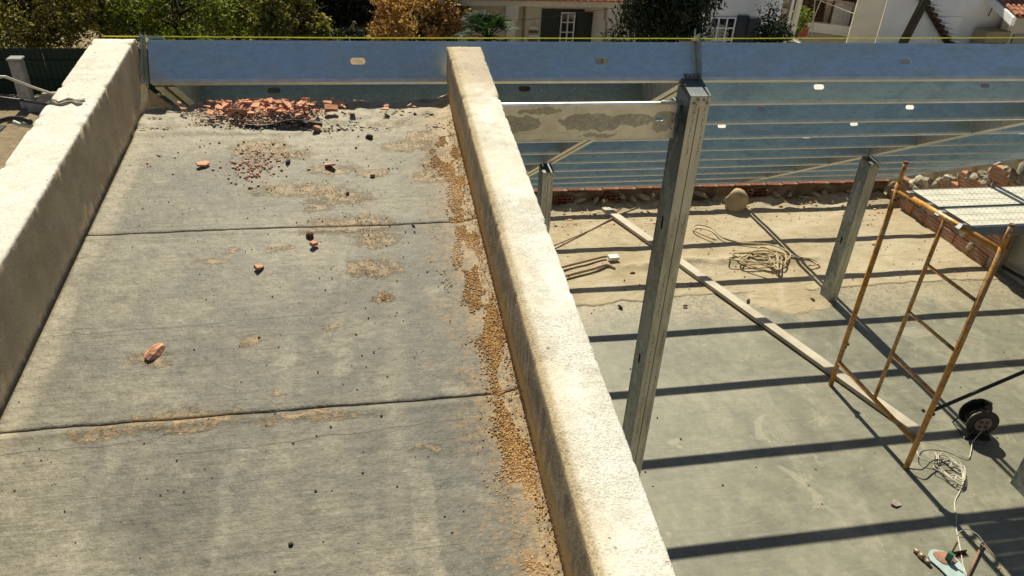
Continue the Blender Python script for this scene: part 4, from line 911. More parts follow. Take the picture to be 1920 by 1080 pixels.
for i, (px, py, w_, l_, t_, rz, ry, lab) in enumerate(((636, 200, .075, .05, .012, .3, .1, 'large pink terracotta flake perched at the roof edge right of the heap'), (617, 314, .062, .034, .007, 2.4, .2, 'pink curved terracotta flake alone in the upper middle of the roof'), (381, 312, .056, .036, .009, .2, .15, 'terracotta piece alone left of centre in the upper roof'),
        (397, 203, .05, .035, .010, .2, .2, 'terracotta flake at the roof edge left of the heap'), (592, 246, .045, .035, .016, .9, .3, 'dark red terracotta piece just below the black sheet'), (485, 506, .036, .028, .010, .7, .25, 'pink terracotta chip in the middle bay of the roof'), (588, 463, .030, .024, .014, .5, .2, 'small terracotta chip beside the brown lump on the sand'))):
    q = slab_pt(px, py); tag(shard(w_, l_, t_, 130 + i).build('terracotta_fragment', 'terra', None, (q.x, q.y, slab_z(q.y) + .006), (.2, ry, rz)), lab, 'tile piece')
q = slab_pt(290, 663)
o = MB(); rr = random.Random(5)
prof = [(-.030, .0), (-.026, .020), (-.010, .030), (-.004, .022), (.006, .031), (.022, .024), (.030, .0)]; secs = []
for k in range(6):
    t = k / 5; sc = (.55, .95, 1.05, 1.0, .9, .6)[k] * .62; secs.append([(x * sc * rr.uniform(.9, 1.1), -.034 + .068 * t + rr.uniform(-.003, .003), z * sc * rr.uniform(.85, 1.1)) for x, z in prof])
n = len(prof); o.add([p for s_ in secs for p in s_], [(k * n + i, k * n + (i + 1) % n, (k + 1) * n + (i + 1) % n, (k + 1) * n + i) for k in range(5) for i in range(n)] + [tuple(range(n)), tuple(range(6 * n - 1, 5 * n - 1, -1))])
tag(o.build('brick_fragment', 'terra', None, (q.x, q.y, slab_z(q.y) + .001), (.1, 0, -.45)), 'ribbed red brick fragment alone at the lower left of the roof', 'brick piece')
for i, (px, py, s, m_, lab) in enumerate(((693, 260, .020, 'pebble', 'dark angular stone at the upper right of the roof'), (540, 306, .016, 'pebble', 'dark brown lump above the middle of the roof'), (580, 443, .021, 'rust', 'brown lump lying on the sand below the upper joint'), (699, 331, .013, 'stone', 'grey pebble right of the pink flake'), (652, 364, .011, 'pebble', 'small brown stone below the pink flake'), (775, 425, .009, 'pebble', 'dark pebble at the upper joint near the right upstand'), (545, 1022, .008, 'pebble', 'dark pebble near the bottom of the roof'), (568, 234, .010, 'rust', 'rusty crumb below the black sheet'))):
    q = slab_pt(px, py); s *= .75; tag(lump(s, 700 + i, 1.3, .9, .85, .3, 2).build('stone', m_, None, (q.x, q.y, slab_z(q.y) + s * .5), (0, 0, i * 1.1), False), lab, 'stone')
# black roofing scrap under the heap
q = slab_pt(545, 238); vs = []; nn = 12
for i in range(nn):
    u = i / (nn - 1); x = q.x - .20 + .34 * u; hh = .012 + .026 * max(0, math.sin((u - .25) * pi * 1.3)) ** 2; wd = .03 + .045 * math.sin(pi * u)
    y0 = q.y - wd * .3; vs += [(x, y0, slab_z(y0) + hh + .004), (x, y0 + wd, slab_z(y0 + wd) + .012), (x, y0, slab_z(y0) + hh + .007), (x, y0 + wd, slab_z(y0 + wd) + .015)]
fs = []
for i in range(nn - 1):
    a, b_ = i * 4, i * 4 + 4; fs += [(a, a + 1, b_ + 1, b_), (a + 2, b_ + 2, b_ + 3, a + 3), (a, b_, b_ + 2, a + 2), (a + 1, a + 3, b_ + 3, b_ + 1)]
fs += [(0, 2, 3, 1), (4 * nn - 4, 4 * nn - 3, 4 * nn - 1, 4 * nn - 2)]
tag(MB().add(vs, fs).build('roofing_scrap', 'black'), 'curled black sheet scrap under the front of the terracotta heap', 'sheet')
def scatter(name, pts, mat, label, cat, sizes, seed, flat=.6):
    """many crumbs in one mesh: 8-face grains"""
    rg = np.random.default_rng(seed); n = len(pts); pts = np.asarray(pts)
    base = np.array([(1, 0, 0), (-1, 0, 0), (0, 1, 0), (0, -1, 0), (0, 0, 1), (0, 0, -1), ], float); fc = np.array([(0, 2, 4), (2, 1, 4), (1, 3, 4), (3, 0, 4), (2, 0, 5), (1, 2, 5), (3, 1, 5), (0, 3, 5)])
    s = sizes[0] + (sizes[1] - sizes[0]) * rg.random(n) ** 3.2
    j = 1 + rg.uniform(-.35, .35, (n, 6, 3)); v = base[None] * j * s[:, None, None] + rg.normal(0, .14, (n, 6, 3)) * s[:, None, None]
    an = rg.uniform(0, 6.28, n); c_, s_ = np.cos(an), np.sin(an); x = v[:, :, 0] * c_[:, None] - v[:, :, 1] * s_[:, None]; y = v[:, :, 0] * s_[:, None] + v[:, :, 1] * c_[:, None]
    v = np.stack([x, y, v[:, :, 2] * flat], 2) + pts[:, None, :]; v[:, :, 2] += s[:, None] * flat * .5
    f = fc[None] + (np.arange(n) * 6)[:, None, None]
    return tag(np_mesh(name, v.reshape(-1, 3), f.reshape(-1, 3), mat), label, cat, kind='stuff')
rg = np.random.default_rng(5)
yy = rg.uniform(.75, 3.3, 80000); wv = .5 + fbm(yy * 2.3, yy * 0, 61, 4) * 1.5
off = np.abs(rg.normal(0, 1, len(yy))) * .043 * (.5 + wv.clip(0, 1.3)) + rg.uniform(0, .02, len(yy)) - .01; xx = .374 - off
dens = fbm(xx * 22, yy * 9, 71, 5) * 1.4 + .18 * np.exp(-((.325 - xx) / .05) ** 2) - .5 * np.clip((.16 - xx) * 6, 0, 1); gap = np.exp(-((xx - (.315 + .02 * np.sin(yy * 5))) / .014) ** 2) * np.clip(1.75 - yy, 0, 1) * .3
wall_y = rg.uniform(.75, 3.5, 9000); keep = (dens - gap > .10 * rg.random(len(xx)) + .02); xx, yy = xx[keep], yy[keep]
bx_ = np.clip((xx - .31) / .08, 0, 1) ** 2 * .016
wl = np.abs(rg.normal(0, .030, 9000)); xx = np.concatenate([xx, .3855 - np.clip(.012 - wl, 0, .012) * 3]); yy = np.concatenate([yy, wall_y]); bx_ = np.concatenate([bx_, wl + .006])
scatter('ochre_grains', np.stack([xx, yy, slab_z(yy) + bx_], 1), 'sandgrain', 'ochre mortar grains fallen along the foot of the right upstand', 'grains', (.0007, .0040), 1)
pc = [(-.09, 2.60, .10, .05), (.00, 2.52, .06, .04), (-.02, 2.32, .07, .04), (-.13, 2.80, .10, .05), (-.28, 2.86, .14, .05), (-.46, 3.22, .08, .07), (.16, 3.22, .08, .05), (.30, 3.0, .06, .10), (.02, 2.16, .02, .02), (-.33, 3.16, .05, .03), (.27, 3.2, .07, .08)]
P = []
for (cx, cy, sx, sy) in pc:
    k = 420; P.append(np.stack([rg.normal(cx, sx * .7, k), rg.normal(cy, sy * .7, k)], 1))
P = np.concatenate(P); kp = fbm(P[:, 0] * 20, P[:, 1] * 20, 5, 4) > -.02; P = P[kp]
scatter('sand_grains', np.stack([P[:, 0], P[:, 1], slab_z(P[:, 1]) + .001], 1), 'sandgrain', 'yellow sand crumbs in small patches on the roof', 'sand', (.0007, .0024), 2)
P = np.stack([rg.uniform(-.98, .28, 620), rg.uniform(.7, 3.45, 620)], 1); P = np.concatenate([P, np.stack([rg.normal(-.03, .20, 420), rg.normal(2.75, .38, 420)], 1)])
P = P[(P[:, 0] < .33) & (P[:, 0] > -.99) & (P[:, 1] < 3.5)]
scatter('roof_grit', np.stack([P[:, 0], P[:, 1], slab_z(P[:, 1]) + .001], 1), 'grit', 'dark grit scattered over the concrete roof', 'grit', (.0008, .0042), 3, .8)
def heap_z(P):
    h = .006 + .034 * np.exp(-((P[:, 0] + .47) / .2) ** 2) * np.clip((P[:, 1] - 3.38) / .08, 0, 1); h[P[:, 1] < 3.36] = .001; return slab_z(P[:, 1]) + h
P = np.concatenate([np.stack([rg.normal(-.47, .16, 2300), 3.40 + rg.uniform(0, .23, 2300)], 1), np.stack([rg.normal(-.47, .055, 520), rg.normal(3.08, .08, 520)], 1), np.stack([rg.uniform(-.9, .1, 120), rg.uniform(3.0, 3.5, 120)], 1)])
P = P[(P[:, 0] < .30) & (P[:, 0] > -.95)]
scatter('terracotta_rubble', np.stack([P[:, 0], P[:, 1], heap_z(P)], 1), 'rubble', 'crushed terracotta crumbs in and below the orange heap', 'rubble', (.0012, .0080), 4, .7)
P = np.stack([rg.uniform(-.98, .36, 5200), rg.uniform(3.36, 3.68, 5200)], 1); P = P[fbm(P[:, 0] * 7, P[:, 1] * 11, 91, 4) > -.03]
scatter('mortar_rubble', np.stack([P[:, 0], P[:, 1], heap_z(P) - .002], 1), 'creamgrit', 'cream mortar crumbs along the broken top edge of the roof', 'rubble', (.0014, .0085), 9, .6)

# ------------------------------------------------------------------ string line and wires
tag(MB().tube([(-1.172, 3.80, -.917), (-.11, 3.81, -.921), (1.70, 3.81, -.9155), (4.8, 3.82, -.895)], .0030, 6).build('string_line', 'yellow'), 'taut yellow string stretched just above the ridge beams', 'string line')
def lcable(pts, r, m, label): return tag(smooth(MB().tube(pts, r, 6).build('wall_cable', m)), label, 'cable')
lcable([Vector((-1.19, 3.055, -.99)), at_y(40, 188, 3.02), at_y(0, 183, 3.0), at_y(-2600, 150, 2.9)], .0055, 'black', 'black cable leaving the chase in the left upstand')
lcable([Vector((-1.205, 3.17, -.985)), at_y(60, 163, 3.1), at_y(10, 144, 3.0), at_y(0, 144, 3.0), at_y(-2600, 120, 2.9)], .0055, 'whitecable', 'pale cable behind the black one at the left upstand')
lcable([Vector((-1.21, 2.92, -1.01)), at_y(42, 222, 3.0), at_y(20, 222, 3.0), at_y(0, 227, 3.0), at_y(-2600, 260, 2.9)], .010, 'black', 'thick black cable bundle low at the left picture edge')
lcable([Vector((-1.21, 2.93, -1.03)), at_y(38, 234, 2.98), at_y(24, 229, 2.98)], .009, 'whitecable', 'white cable end bound to the thick black bundle')

# ------------------------------------------------------------------ trees and plants beyond the ridge
def leaves(center, rad, n, size, aspect, seed, clumps=60, spread=.22, droop=0., shell=.55):
    g_ = np.random.default_rng(seed); d = g_.normal(size=(clumps, 3)); d /= np.linalg.norm(d, axis=1)[:, None]
    cc = d * (shell + (1 - shell) * g_.random((clumps, 1))) * np.array(rad) * (1 + .18 * g_.normal(size=(clumps, 1)))
    p = cc[g_.integers(0, clumps, n)] + g_.normal(size=(n, 3)) * np.array(rad) * spread
    a = g_.normal(size=(n, 3)); a[:, 2] -= droop; a /= np.linalg.norm(a, axis=1)[:, None]
    b = np.cross(a, g_.normal(size=(n, 3))); b /= np.linalg.norm(b, axis=1)[:, None]
    s = size * (.6 + .8 * g_.random((n, 1))); u = a * s * .5; w = b * s * .5 * aspect; c = p + np.array(center)
    nb = np.cross(a, b) * s * .12
    v = np.stack([c - u, c + w + nb, c + u, c - w + nb], 1).reshape(-1, 3); f = np.arange(n * 4).reshape(-1, 4); return v, f
def tree(name, label, c, rad, m, n, size, seed, cat='tree', aspect=.5, clumps=60, spread=.2, droop=.2, group=None, trunk=True):
    base = Vector((c[0], c[1], G)); t = thing(name, label, cat, base, group=group); cl = (0, 0, c[2] - G)
    v, f = leaves(cl, rad, n, size, aspect, seed, clumps, spread, droop); np_mesh('crown', v, f, m, t)
    if trunk:
        r_ = random.Random(seed); b = MB(); h = c[2] - G; r0 = .05 + .035 * rad[0]
        b.tube([(0, 0, 0), (r_.uniform(-.1, .1), 0, h * .35), (r_.uniform(-.15, .15), r_.uniform(-.1, .1), h * .75), (0, 0, h + rad[2] * .3)], [r0 * 1.3, r0, r0 * .75, r0 * .3], 8)
        for i in range(7):
            a = i * .9 + r_.random(); z = h * (.45 + .07 * i); b.tube([(0, 0, z), (cos(a) * rad[0] * .4, sin(a) * rad[1] * .4, z + rad[2] * .25), (cos(a) * rad[0] * .8, sin(a) * rad[1] * .8, z + rad[2] * .4)], [r0 * .5, r0 * .3, r0 * .1], 6)
        b.build('trunk', 'bark', t, smooth=True)
    return t
def T(px, py, Y, *a, **k): return at_y(px, py, Y)
GT = 'trees and bushes beyond the ridge'
tree('olive_tree', 'dull olive green tree at the far left above the corrugated fence', at_y(40, 10, 26), (2.3, 1.8, 1.5), 'leaf_olive', 9000, .13, 1, clumps=34, spread=.13, group=GT)
tree('olive_tree', 'yellowish olive tree just left of the end of the white upstand', at_y(185, 6, 26.5), (1.7, 1.5, 1.55), 'leaf_olive', 8000, .11, 2, clumps=32, spread=.13, group=GT)
tree('leafy_tree', 'bright green tree right of the left upstand end', at_y(330, 12, 25.5), (2.2, 1.6, 1.6), 'leaf_green', 11000, .12, 3, clumps=38, spread=.12, group=GT)
tree('leafy_tree', 'darker green tree between the bright green one and the citrus', at_y(440, -6, 27), (1.2, 1.2, 1.8), 'leaf_green', 5000, .11, 4, clumps=20, spread=.14, group=GT)
tree('citrus_tree', 'citrus tree with scattered yellow leaves left of the dark gap', at_y(548, 22, 25), (1.42, 1.1, 1.25), 'leaf_citrus', 5600, .15, 5, aspect=.62, clumps=30, spread=.12, group=GT)
tree('dry_bush', 'orange brown withered bush in the middle of the skyline', at_y(785, 38, 24), (1.35, 1.1, 1.3), 'leaf_dry', 8500, .11, 6, cat='bush', aspect=.6, clumps=40, spread=.13, group=GT)
tree('dry_bush', 'yellow green bush mixed with brown leaves beside the palm', at_y(838, 20, 24.6), (.85, .8, 1.2), 'leaf_citrus', 3600, .11, 7, cat='bush', aspect=.55, clumps=35, group=GT)
tree('mango_tree', 'very dark large-leaved tree in front of the two houses', at_y(1260, -4, 20), (1.38, 1.25, 1.42), 'leaf_dark', 9000, .20, 8, aspect=.28, clumps=90, spread=.16, droop=.9, group=GT)
for i, (px, py, Y, rx) in enumerate(((-120, -40, 34, 3.6), (120, -30, 35, 3.4), (330, -40, 34, 3.6), (540, -46, 35, 3.2), (690, -50, 36, 3.2), (850, -60, 36, 3.0), (-250, -20, 30, 3.0))):
    tree('dense_tree', ['dense shaded tree far behind the olive trees, leftmost of the back row', 'dense shaded tree behind the yellowish olive tree', 'dense shaded tree behind the bright green tree', 'dense shaded tree behind the citrus tree', 'dense shaded tree behind the dark gap', 'dense shaded tree behind the dry bush and palm', 'dense tree left of the picture beside the fence'][i], at_y(px, py, Y), (rx, 2.4, 2.9), 'leaf_dark' if i != 6 else 'leaf_olive', 9000, .22, 30 + i, aspect=.5, clumps=90, spread=.2, group='shaded trees in the back row')
v, f = leaves((0, 0, .7), (5.2, .8, .8), 16000, .16, .5, 55, 160, .14)
hd_ = thing('hedge', 'dark hedge under the back row of trees', 'hedge', tuple(at_z(640, 44, G))); np_mesh('foliage', v, f, 'leaf_dark', hd_)
tree('slim_tree', 'bare dark trunk with sparse leaves between the dry bush and the palm', at_y(866, -80, 25), (.7, .7, .9), 'leaf_olive', 900, .1, 61, group=GT)
# fan palm
pt = at_y(915, 66, 22); pm = thing('fan_palm', 'dark green fan palm in front of the cream house', 'palm', (pt.x, pt.y, G)); zc = pt.z - G - .1
MB().tube([(0, 0, 0), (.04, 0, zc * .6), (0, 0, zc)], [.16, .13, .11], 8).build('trunk', 'bark', pm, smooth=True)
rp = random.Random(4); fv = []
for i in range(34):
    a = rp.uniform(0, 2 * pi); el = rp.uniform(-.35, 1.25); d = Vector((cos(a) * cos(el), sin(a) * cos(el), sin(el))); st_ = Vector((0, 0, zc)); L = rp.uniform(.35, .65); hub = st_ + d * L
    fb = MB(); fb.tube([st_, st_ + d * L * .5 + Vector((0, 0, .03)), hub], .012, 5)
    side = d.cross(Vector((0, 0, 1))).normalized(); up = side.cross(d).normalized()
    for k in range(19):
        t = (k / 18 - .5) * 2.7; q = (d * cos(t) + side * sin(t)).normalized(); ll = rp.uniform(.42, .6); nrm = q.cross(up).normalized() * .018
        tip = hub + q * ll - Vector((0, 0, .10 * rp.random())) - up * .05; mid = hub + q * ll * .5 + up * .02
        fb.add([hub, mid + nrm, tip, mid - nrm], [(0, 1, 2, 3)])
    fb.build('frond', 'leaf_palm', pm)
def shrub(name, label, px, py, Y, rad, m, n, size, seed, asp=.5): return tree(name, label, at_y(px, py, Y), rad, m, n, size, seed, cat='shrub', aspect=asp, clumps=30, spread=.2)
shrub('garden_shrub', 'dark leafy shrub at the corner of the white house', 1452, 62, 22.5, (.65, .5, .5), 'leaf_dark', 1600, .11, 71)
shrub('garden_shrub', 'light green tuft beside the white yard post', 1502, 38, 27, (.45, .4, .45), 'leaf_green', 900, .12, 72, .3)
shrub('garden_shrub', 'sparse twiggy shrub against the white house wall', 1443, 24, 23.4, (.35, .3, .5), 'leaf_dark', 200, .09, 73)
shrub('garden_shrub', 'low plant at the foot of the cream house beside its right pillar', 1150, 66, 22.8, (.35, .3, .3), 'leaf_dark', 260, .10, 74, .3)

v, f = leaves((0, 0, .22), (1.9, .5, .32), 3600, .12, .5, 57, 70, .14)
lh = thing('shade_filler', 'low dark leaf mass added as shade in front of the dog', 'shrub', tuple(at_y(655, 83, 29.0))); lh.location.z = G; np_mesh('foliage', v, f, 'leaf_dark', lh)  # leaf mass added to darken the ground around the dog
# dog sitting in the dark gap
dp = at_z(661, 66, G); ds = .72
dg = MB()
body = [((0, .16, .10), .10), ((0, .10, .22), .115), ((0, 0, .36), .105), ((0, -.06, .50), .085), ((0, -.10, .60), .062), ((0, -.13, .68), .075), ((0, -.20, .68), .062), ((0, -.28, .645), .036), ((0, -.31, .64), .024)]
dg.tube([p_[0] for p_ in body], [p_[1] for p_ in body], 12)
for s in (-1, 1):
    dg.tube([(s * .06, -.02, .42), (s * .065, -.07, .24), (s * .065, -.07, .05), (s * .065, -.12, .02)], [.05, .035, .026, .03], 8)
    dg.tube([(s * .07, .10, .20), (s * .12, -.02, .14), (s * .12, .06, .06), (s * .12, -.06, .025)], [.07, .06, .04, .03], 8)
    dg.tube([(s * .05, -.12, .73), (s * .085, -.12, .74), (s * .095, -.13, .66)], [.03, .03, .012], 6)
dg.tube([(0, .20, .07), (.08, .30, .05), (.18, .30, .05)], [.03, .022, .012], 6)
dgo = tag(dg.build('dog', plain('grey_fur', (.20, .18, .155), .95, 0, .2, 10), None, dp, (0, 0, .9), True), 'grey dog sitting in the dark gap between citrus and dry bush', 'dog'); dgo.scale = (ds,) * 3

# ------------------------------------------------------------------ corrugated fence and gate pillar, left
fn = thing('corrugated_fence', 'dark green corrugated metal fence behind the grey pillar', 'fence', (-10.8, 23.2, G))
for k in range(8):
    b = MB(); n_ = 14; pr = [(i * 1.0 / n_, (.018 if i % 2 else -.018)) for i in range(n_ + 1)]; vs = []
    for x, y in pr: vs += [(x, y, .08), (x, y, 1.37), (x, y + .004, .08), (x, y + .004, 1.37)]
    fs = []
    for i in range(n_): a, c = i * 4, i * 4 + 4; fs += [(a, c, c + 1, a + 1), (a + 2, a + 3, c + 3, c + 2), (a + 1, c + 1, c + 3, a + 3)]
    b.add(vs, fs); place(b, 'corr', 'sheet', 'corrugated', fn, (k * 1.0 - 1, (k % 2) * .012, 0))
for zz in (.45, 1.0): MB().box((-1, -.05, zz), (7, -.022, zz + .035)).build('rail', 'corrugated', fn)
gp = thing('gate_pillar', 'grey rendered gate pillar standing in front of the corrugated fence', 'pillar', (-9.15, 22.3, G))
MB().box((-.15, -.15, 0), (.15, .15, 1.30), None, .02).build('shaft', 'concretepost', gp); MB().box((-.18, -.18, 1.30), (.18, .18, 1.36), None, .02).build('cap', 'concretepost', gp)
tag(MB().prism([(-9.1, G), (-7.2, G), (-7.2, G + .55), (-8.6, G + .5)], lambda x, z, y: Vector((x, y, z)), 21.9, 22.05).build('ramp_wall', 'concretepost'), 'low sloping grey wall to the right of the gate pillar', 'low wall')

# ------------------------------------------------------------------ cream house with porch
hs = thing('cream_house', 'cream house with porch, tiled eaves and dark green shutters', 'house', (6.2, 24, G))
def part(nm, m, lo, hi, par=None, bev=0.): return MB().box(lo, hi, None, bev).build(nm, m, par or hs)
HX = lambda x: x - 6.2
part('wall', 'wallcream', (HX(5.05), .55, 0), (HX(9.6), 3.5, 2.8)); part('side_wall', 'wallcream', (HX(2.2), .9, 0), (HX(5.03), 3.5, 2.75))
for x in (4.42, 7.62): 
    c = part('pillar', 'wallcream', (HX(x) - .13, -.35, 0), (HX(x) + .13, -.1, 2.12)); part('capital', 'wallcream', (HX(x) - .2, -.42, 2.12), (HX(x) + .2, -.03, 2.558), c)
part('porch_beam', 'wallcream', (HX(2.2), -.45, 2.56), (HX(9.6), -.05, 2.73)); part('porch_ceiling', 'wallcream', (HX(2.2), -.03, 2.70), (HX(9.6), .9, 2.75))
rf = MB(); rf.prism([(-.55, 2.745), (-.55, 2.785), (3.6, 4.33), (3.6, 4.29)], lambda y, z, x: Vector((x, y, z)), HX(2.1), HX(9.7)); rfo = rf.build('roof', 'rooftile', hs)
tl = MB(); 
for i in range(7):
    a0, a1 = pi * i / 6, pi * (i + 1) / 6
    if i == 6: break
    r0, r1 = .085, .07; rr_ = lambda a, r: (r * cos(a), r * sin(a))
    for (q0, q1) in ((a0, a1),):
        tl.add([(rr_(q0, r0)[0], 0, rr_(q0, r0)[1]), (rr_(q1, r0)[0], 0, rr_(q1, r0)[1]), (rr_(q1, r1)[0], .42, rr_(q1, r1)[1]), (rr_(q0, r1)[0], .42, rr_(q0, r1)[1]),
                (rr_(q0, r0 - .014)[0], 0, rr_(q0, r0 - .014)[1]), (rr_(q1, r0 - .014)[0], 0, rr_(q1, r0 - .014)[1]), (rr_(q1, r1 - .014)[0], .42, rr_(q1, r1 - .014)[1]), (rr_(q0, r1 - .014)[0], .42, rr_(q0, r1 - .014)[1])],
               [(0, 1, 2, 3), (7, 6, 5, 4), (0, 4, 5, 1)])
al = math.atan((4.2 - 2.655) / 4.15)
for rw in range(3):
    for i in range(36):
        x = HX(2.2) + i * .208; y = -.66 + rw * .38 * cos(al); z = 2.742 + rw * .38 * sin(al) + .012 * rw
        place(tl, 'tile', 'tile', 'rooftile', rfo, (x, y, z), (al, 0, 0))
# french door with shutters
dx0, dx1 = 5.60, 7.20
part('shutter', 'shutter', (HX(5.56), .50, .10), (HX(6.14), .545, 2.30)); part('shutter', 'shutter', (HX(6.70), .44, .10), (HX(7.22), .485, 2.22))
part('door_reveal', 'shutter', (HX(6.14), .51, .10), (HX(6.95), .545, 2.30))
dl = part('door_leaf', 'glass', (HX(6.17), .47, .12), (HX(6.64), .495, 2.22))
for xx in (6.17, 6.385, 6.60): part('glazing_bar', 'wallwhite', (HX(xx), .452, .12), (HX(xx) + .045, .468, 2.22), dl)
for zz in (.5, .95, 1.28, 1.58, 1.89, 2.18): part('glazing_bar', 'wallwhite', (HX(6.17) + .046, .4535, zz), (HX(6.60) - .001, .467, zz + .035), dl)
part('door_knob', 'brass', (HX(6.145), .44, 1.50), (HX(6.185), .47, 1.56), dl)
sg = thing('hanging_plaque', 'slatted plaque hanging on the cream wall left of the door', 'wall plaque', (5.32, 24.51, G + 1.28))
for i, z in enumerate((0, .13, .26, .40)): MB().box((-.15, 0, z), (.15, .02, z + .085)).build('slat', ('wood', 'wallgrey', 'wood', 'wallgrey')[i], sg)
MB().tube([(-.1, .012, .48), (0, .012, .62), (.1, .012, .48)], .006, 5).build('string', 'cord', sg)
lp_ = thing('porch_lamp', 'small dark lamp under the porch ceiling of the cream house', 'lamp', (6.22, 24.28, G + 2.69)); MB().tube([(0, 0, .0), (0, 0, -.05), (0, 0, -.16)], [.09, .06, .03], 8).build('shade', 'black', lp_); MB().tube([(0, 0, 0), (0, 0, .06)], .012, 6).build('stem', 'black', lp_)
tag(MB().tube([at_y(800, 42, 23), at_y(1000, 36, 23), at_y(1190, 10, 21), at_y(1400, -20, 20)], .008, 5).build('overhead_wire', 'black'), 'thin overhead wire crossing in front of the cream house', 'wire')

# ------------------------------------------------------------------ white house with french window
h2 = thing('white_house', 'white house with a white-barred window and open dark shutters', 'house', (11, 24, G)); X2 = lambda x: x - 11
MB().box((X2(9.65), .02, 0), (X2(13.44), 4, 4.2)).build('wall', 'wallwhite', h2); MB().box((X2(13.30), .0, 0), (X2(13.46), .018, 4.2)).build('corner_trim', 'wallwhite', h2)
w2 = MB().box((X2(11.02), -.03, .1), (X2(11.93), -.005, 2.22)).build('window', 'glass', h2)
for xx in (11.02, 11.30, 11.59, 11.87): MB().box((X2(xx), -.05, .1), (X2(xx) + .05, -.032, 2.22)).build('bar', 'wallwhite', w2)
for zz in (.6, 1.05, 1.48, 1.86, 2.18):
    for xx in (11.07, 11.35, 11.64): MB().box((X2(xx) + .001, -.0485, zz), (X2(xx) + .228, -.033, zz + .04)).build('bar', 'wallwhite', w2)
MB().box((X2(11.95), -.06, .1), (X2(12.35), -.02, 2.28)).build('shutter', 'shutterblue', h2); MB().box((X2(12.36), -.10, .1), (X2(12.77), -.06, 2.20)).build('shutter', 'shutterblue', h2)
# passage and yard
dpn = thing('gutter_column', 'mossy dark drain column at the corner of the white house', 'drain', (13.75, 24.6, G)); MB().box((-.26, -.1, 0), (.26, .3, 4.0)).build('mossy_back', 'darkmortar', dpn)
for z in np.arange(.2, 3.6, .34): MB().box((-.2, -.17, float(z)), (.18, -.1, float(z) + .2), None, .03).build('stone', 'mortar', dpn)
yp = thing('yard_post', 'slim white post at the left side of the dark shed', 'post', (14.62, 25.0, G)); MB().box((-.07, -.07, 0), (.07, .07, 3.6)).build('shaft', 'wallcream', yp); MB().box((-.28, -.03, .4), (-.2, .03, 3.6)).build('downpipe', 'wallwhite', yp)
sh = thing('open_shed', 'dark open shed at the back of the yard', 'shed', (18.2, 33, G))
MB().box((-2.6, 1.8, 0), (4.2, 1.95, 3.6)).build('back_wall', 'wood', sh); MB().box((-2.6, -1.3, 3.0), (4.2, 1.95, 3.12)).build('roof', 'wood', sh); MB().box((-2.7, -1.2, 0), (-2.6, 1.8, 3.0)).build('side_wall', 'wood', sh); MB().box((4.2, -1.2, 0), (4.3, 1.8, 3.0)).build('side_wall', 'wood', sh)
for i in range(26): MB().box((-2.55 + i * .26, 1.74, 0), (-2.55 + i * .26 + .2, 1.79, 3.0)).build('board', 'wood', sh) if i > 12 else None
for i, x in enumerate((-.9, 2.0)): MB().box((x, -1.25, 0), (x + .09, -1.16, 3.0)).build('shed_post', 'wood', sh)
def pallet(label, px, py, Y, tilt, rz, w=1.0, h=1.25, n=5, m='wood'):
    q = at_y(px, py, Y); t = thing('pallet', label, 'pallet', (q.x, q.y, G + .04), (tilt, 0, rz))
    for i in range(n): MB().box((i * w / n - w / 2, 0, 0), (i * w / n + w / n * .62 - w / 2, .022, h)).build('board', m, t)
    for z in (.02, h * .48, h - .12): MB().box((-w / 2, .023, z), (w / 2 - w / n * .4, .11, z + .09)).build('bearer', m, t)
    return t
MAT['wood2'] = plain('dry_pallet_wood', (.40, .31, .22), .85, 0, .3, 9)
pallet('slatted wooden pallet leaning at the right of the yard', 1612, 50, 31.4, -.22, -.15, .85, 1.2, 4, 'wood2')
tb_ = thing('mortar_board', 'mottled grey board leaning left of the slatted pallet', 'board', tuple(at_y(1572, 52, 31.2)), (-.25, .12, -.1)); tb_.location.z = G + .03
MB().box((-.42, 0, 0), (.42, .04, 1.35)).build('face', 'concretepost', tb_); MB().box((-.42, -.02, 1.27), (.42, .0, 1.37)).build('top_rail', 'wood2', tb_); MB().box((-.42, -.02, 0), (-.36, .0, 1.26)).build('stile', 'wood2', tb_)
for i, (px, w_) in enumerate(((1545, .3), (1632, .25), (1644, .2), (1600, .3))):
    q = at_y(px, 40, 32.2); tag(MB().box((0, 0, 0), (w_, .05, 2.6)).build('plank', 'wood2', None, (q.x, q.y, G + .04), (-.15, .05 * i, 0)), ['plank standing in the dark shed left of the grey board', 'plank standing right of the slatted pallet', 'narrow plank against the shed side at the yard end', 'plank standing behind the slatted pallet'][i], 'plank')
tr_ = thing('clothes_trestle', 'thin crossed trestle legs standing in front of the dark shed', 'trestle', tuple(at_y(1522, 48, 29.5))); tr_.location.z = G + .04
for s in (-1, 1): MB().tube([(s * .18, 0, 0), (-s * .14, 0, 1.75)], .022, 6).build('leg', 'concretepost', tr_)
MB().box((-.3, -.12, 1.74), (.7, .12, 1.82)).build('top', 'white', tr_)
kb = thing('yard_wall', 'low whitewashed yard wall with a red tin on it', 'low wall', tuple(at_z(1490, 56, G)), (0, 0, -.55)); MB().box((-.3, -.15, 0), (6.5, .15, .42), None, .02).build('wall', 'white', kb)
tag(MB().box((-.16, -.10, 0), (.16, .10, .30)).build('red_tin', plain('red_paint', (.30, .02, .02), .5), None, at_y(1505, 62, 28.0) + Vector((0, 0, -.1))), 'dark red tin on the low white yard wall', 'tin')
tag(MB().box((-.5, -.3, 0), (.5, .3, .35)).build('stone_block', 'wallcream', None, Vector((at_y(1478, 66, 26.5).x, 26.5, at_y(1478, 74, 26.5).z - .25)), (0, .35, -.4)), 'tilted pale block in front of the yard wall', 'block')
tag(MB().tube([at_y(1540, 2, 27.5), at_y(1640, 40, 27)], .012, 5).build('clothes_line', 'white'), 'thin line hung across the yard in front of the shed', 'line')
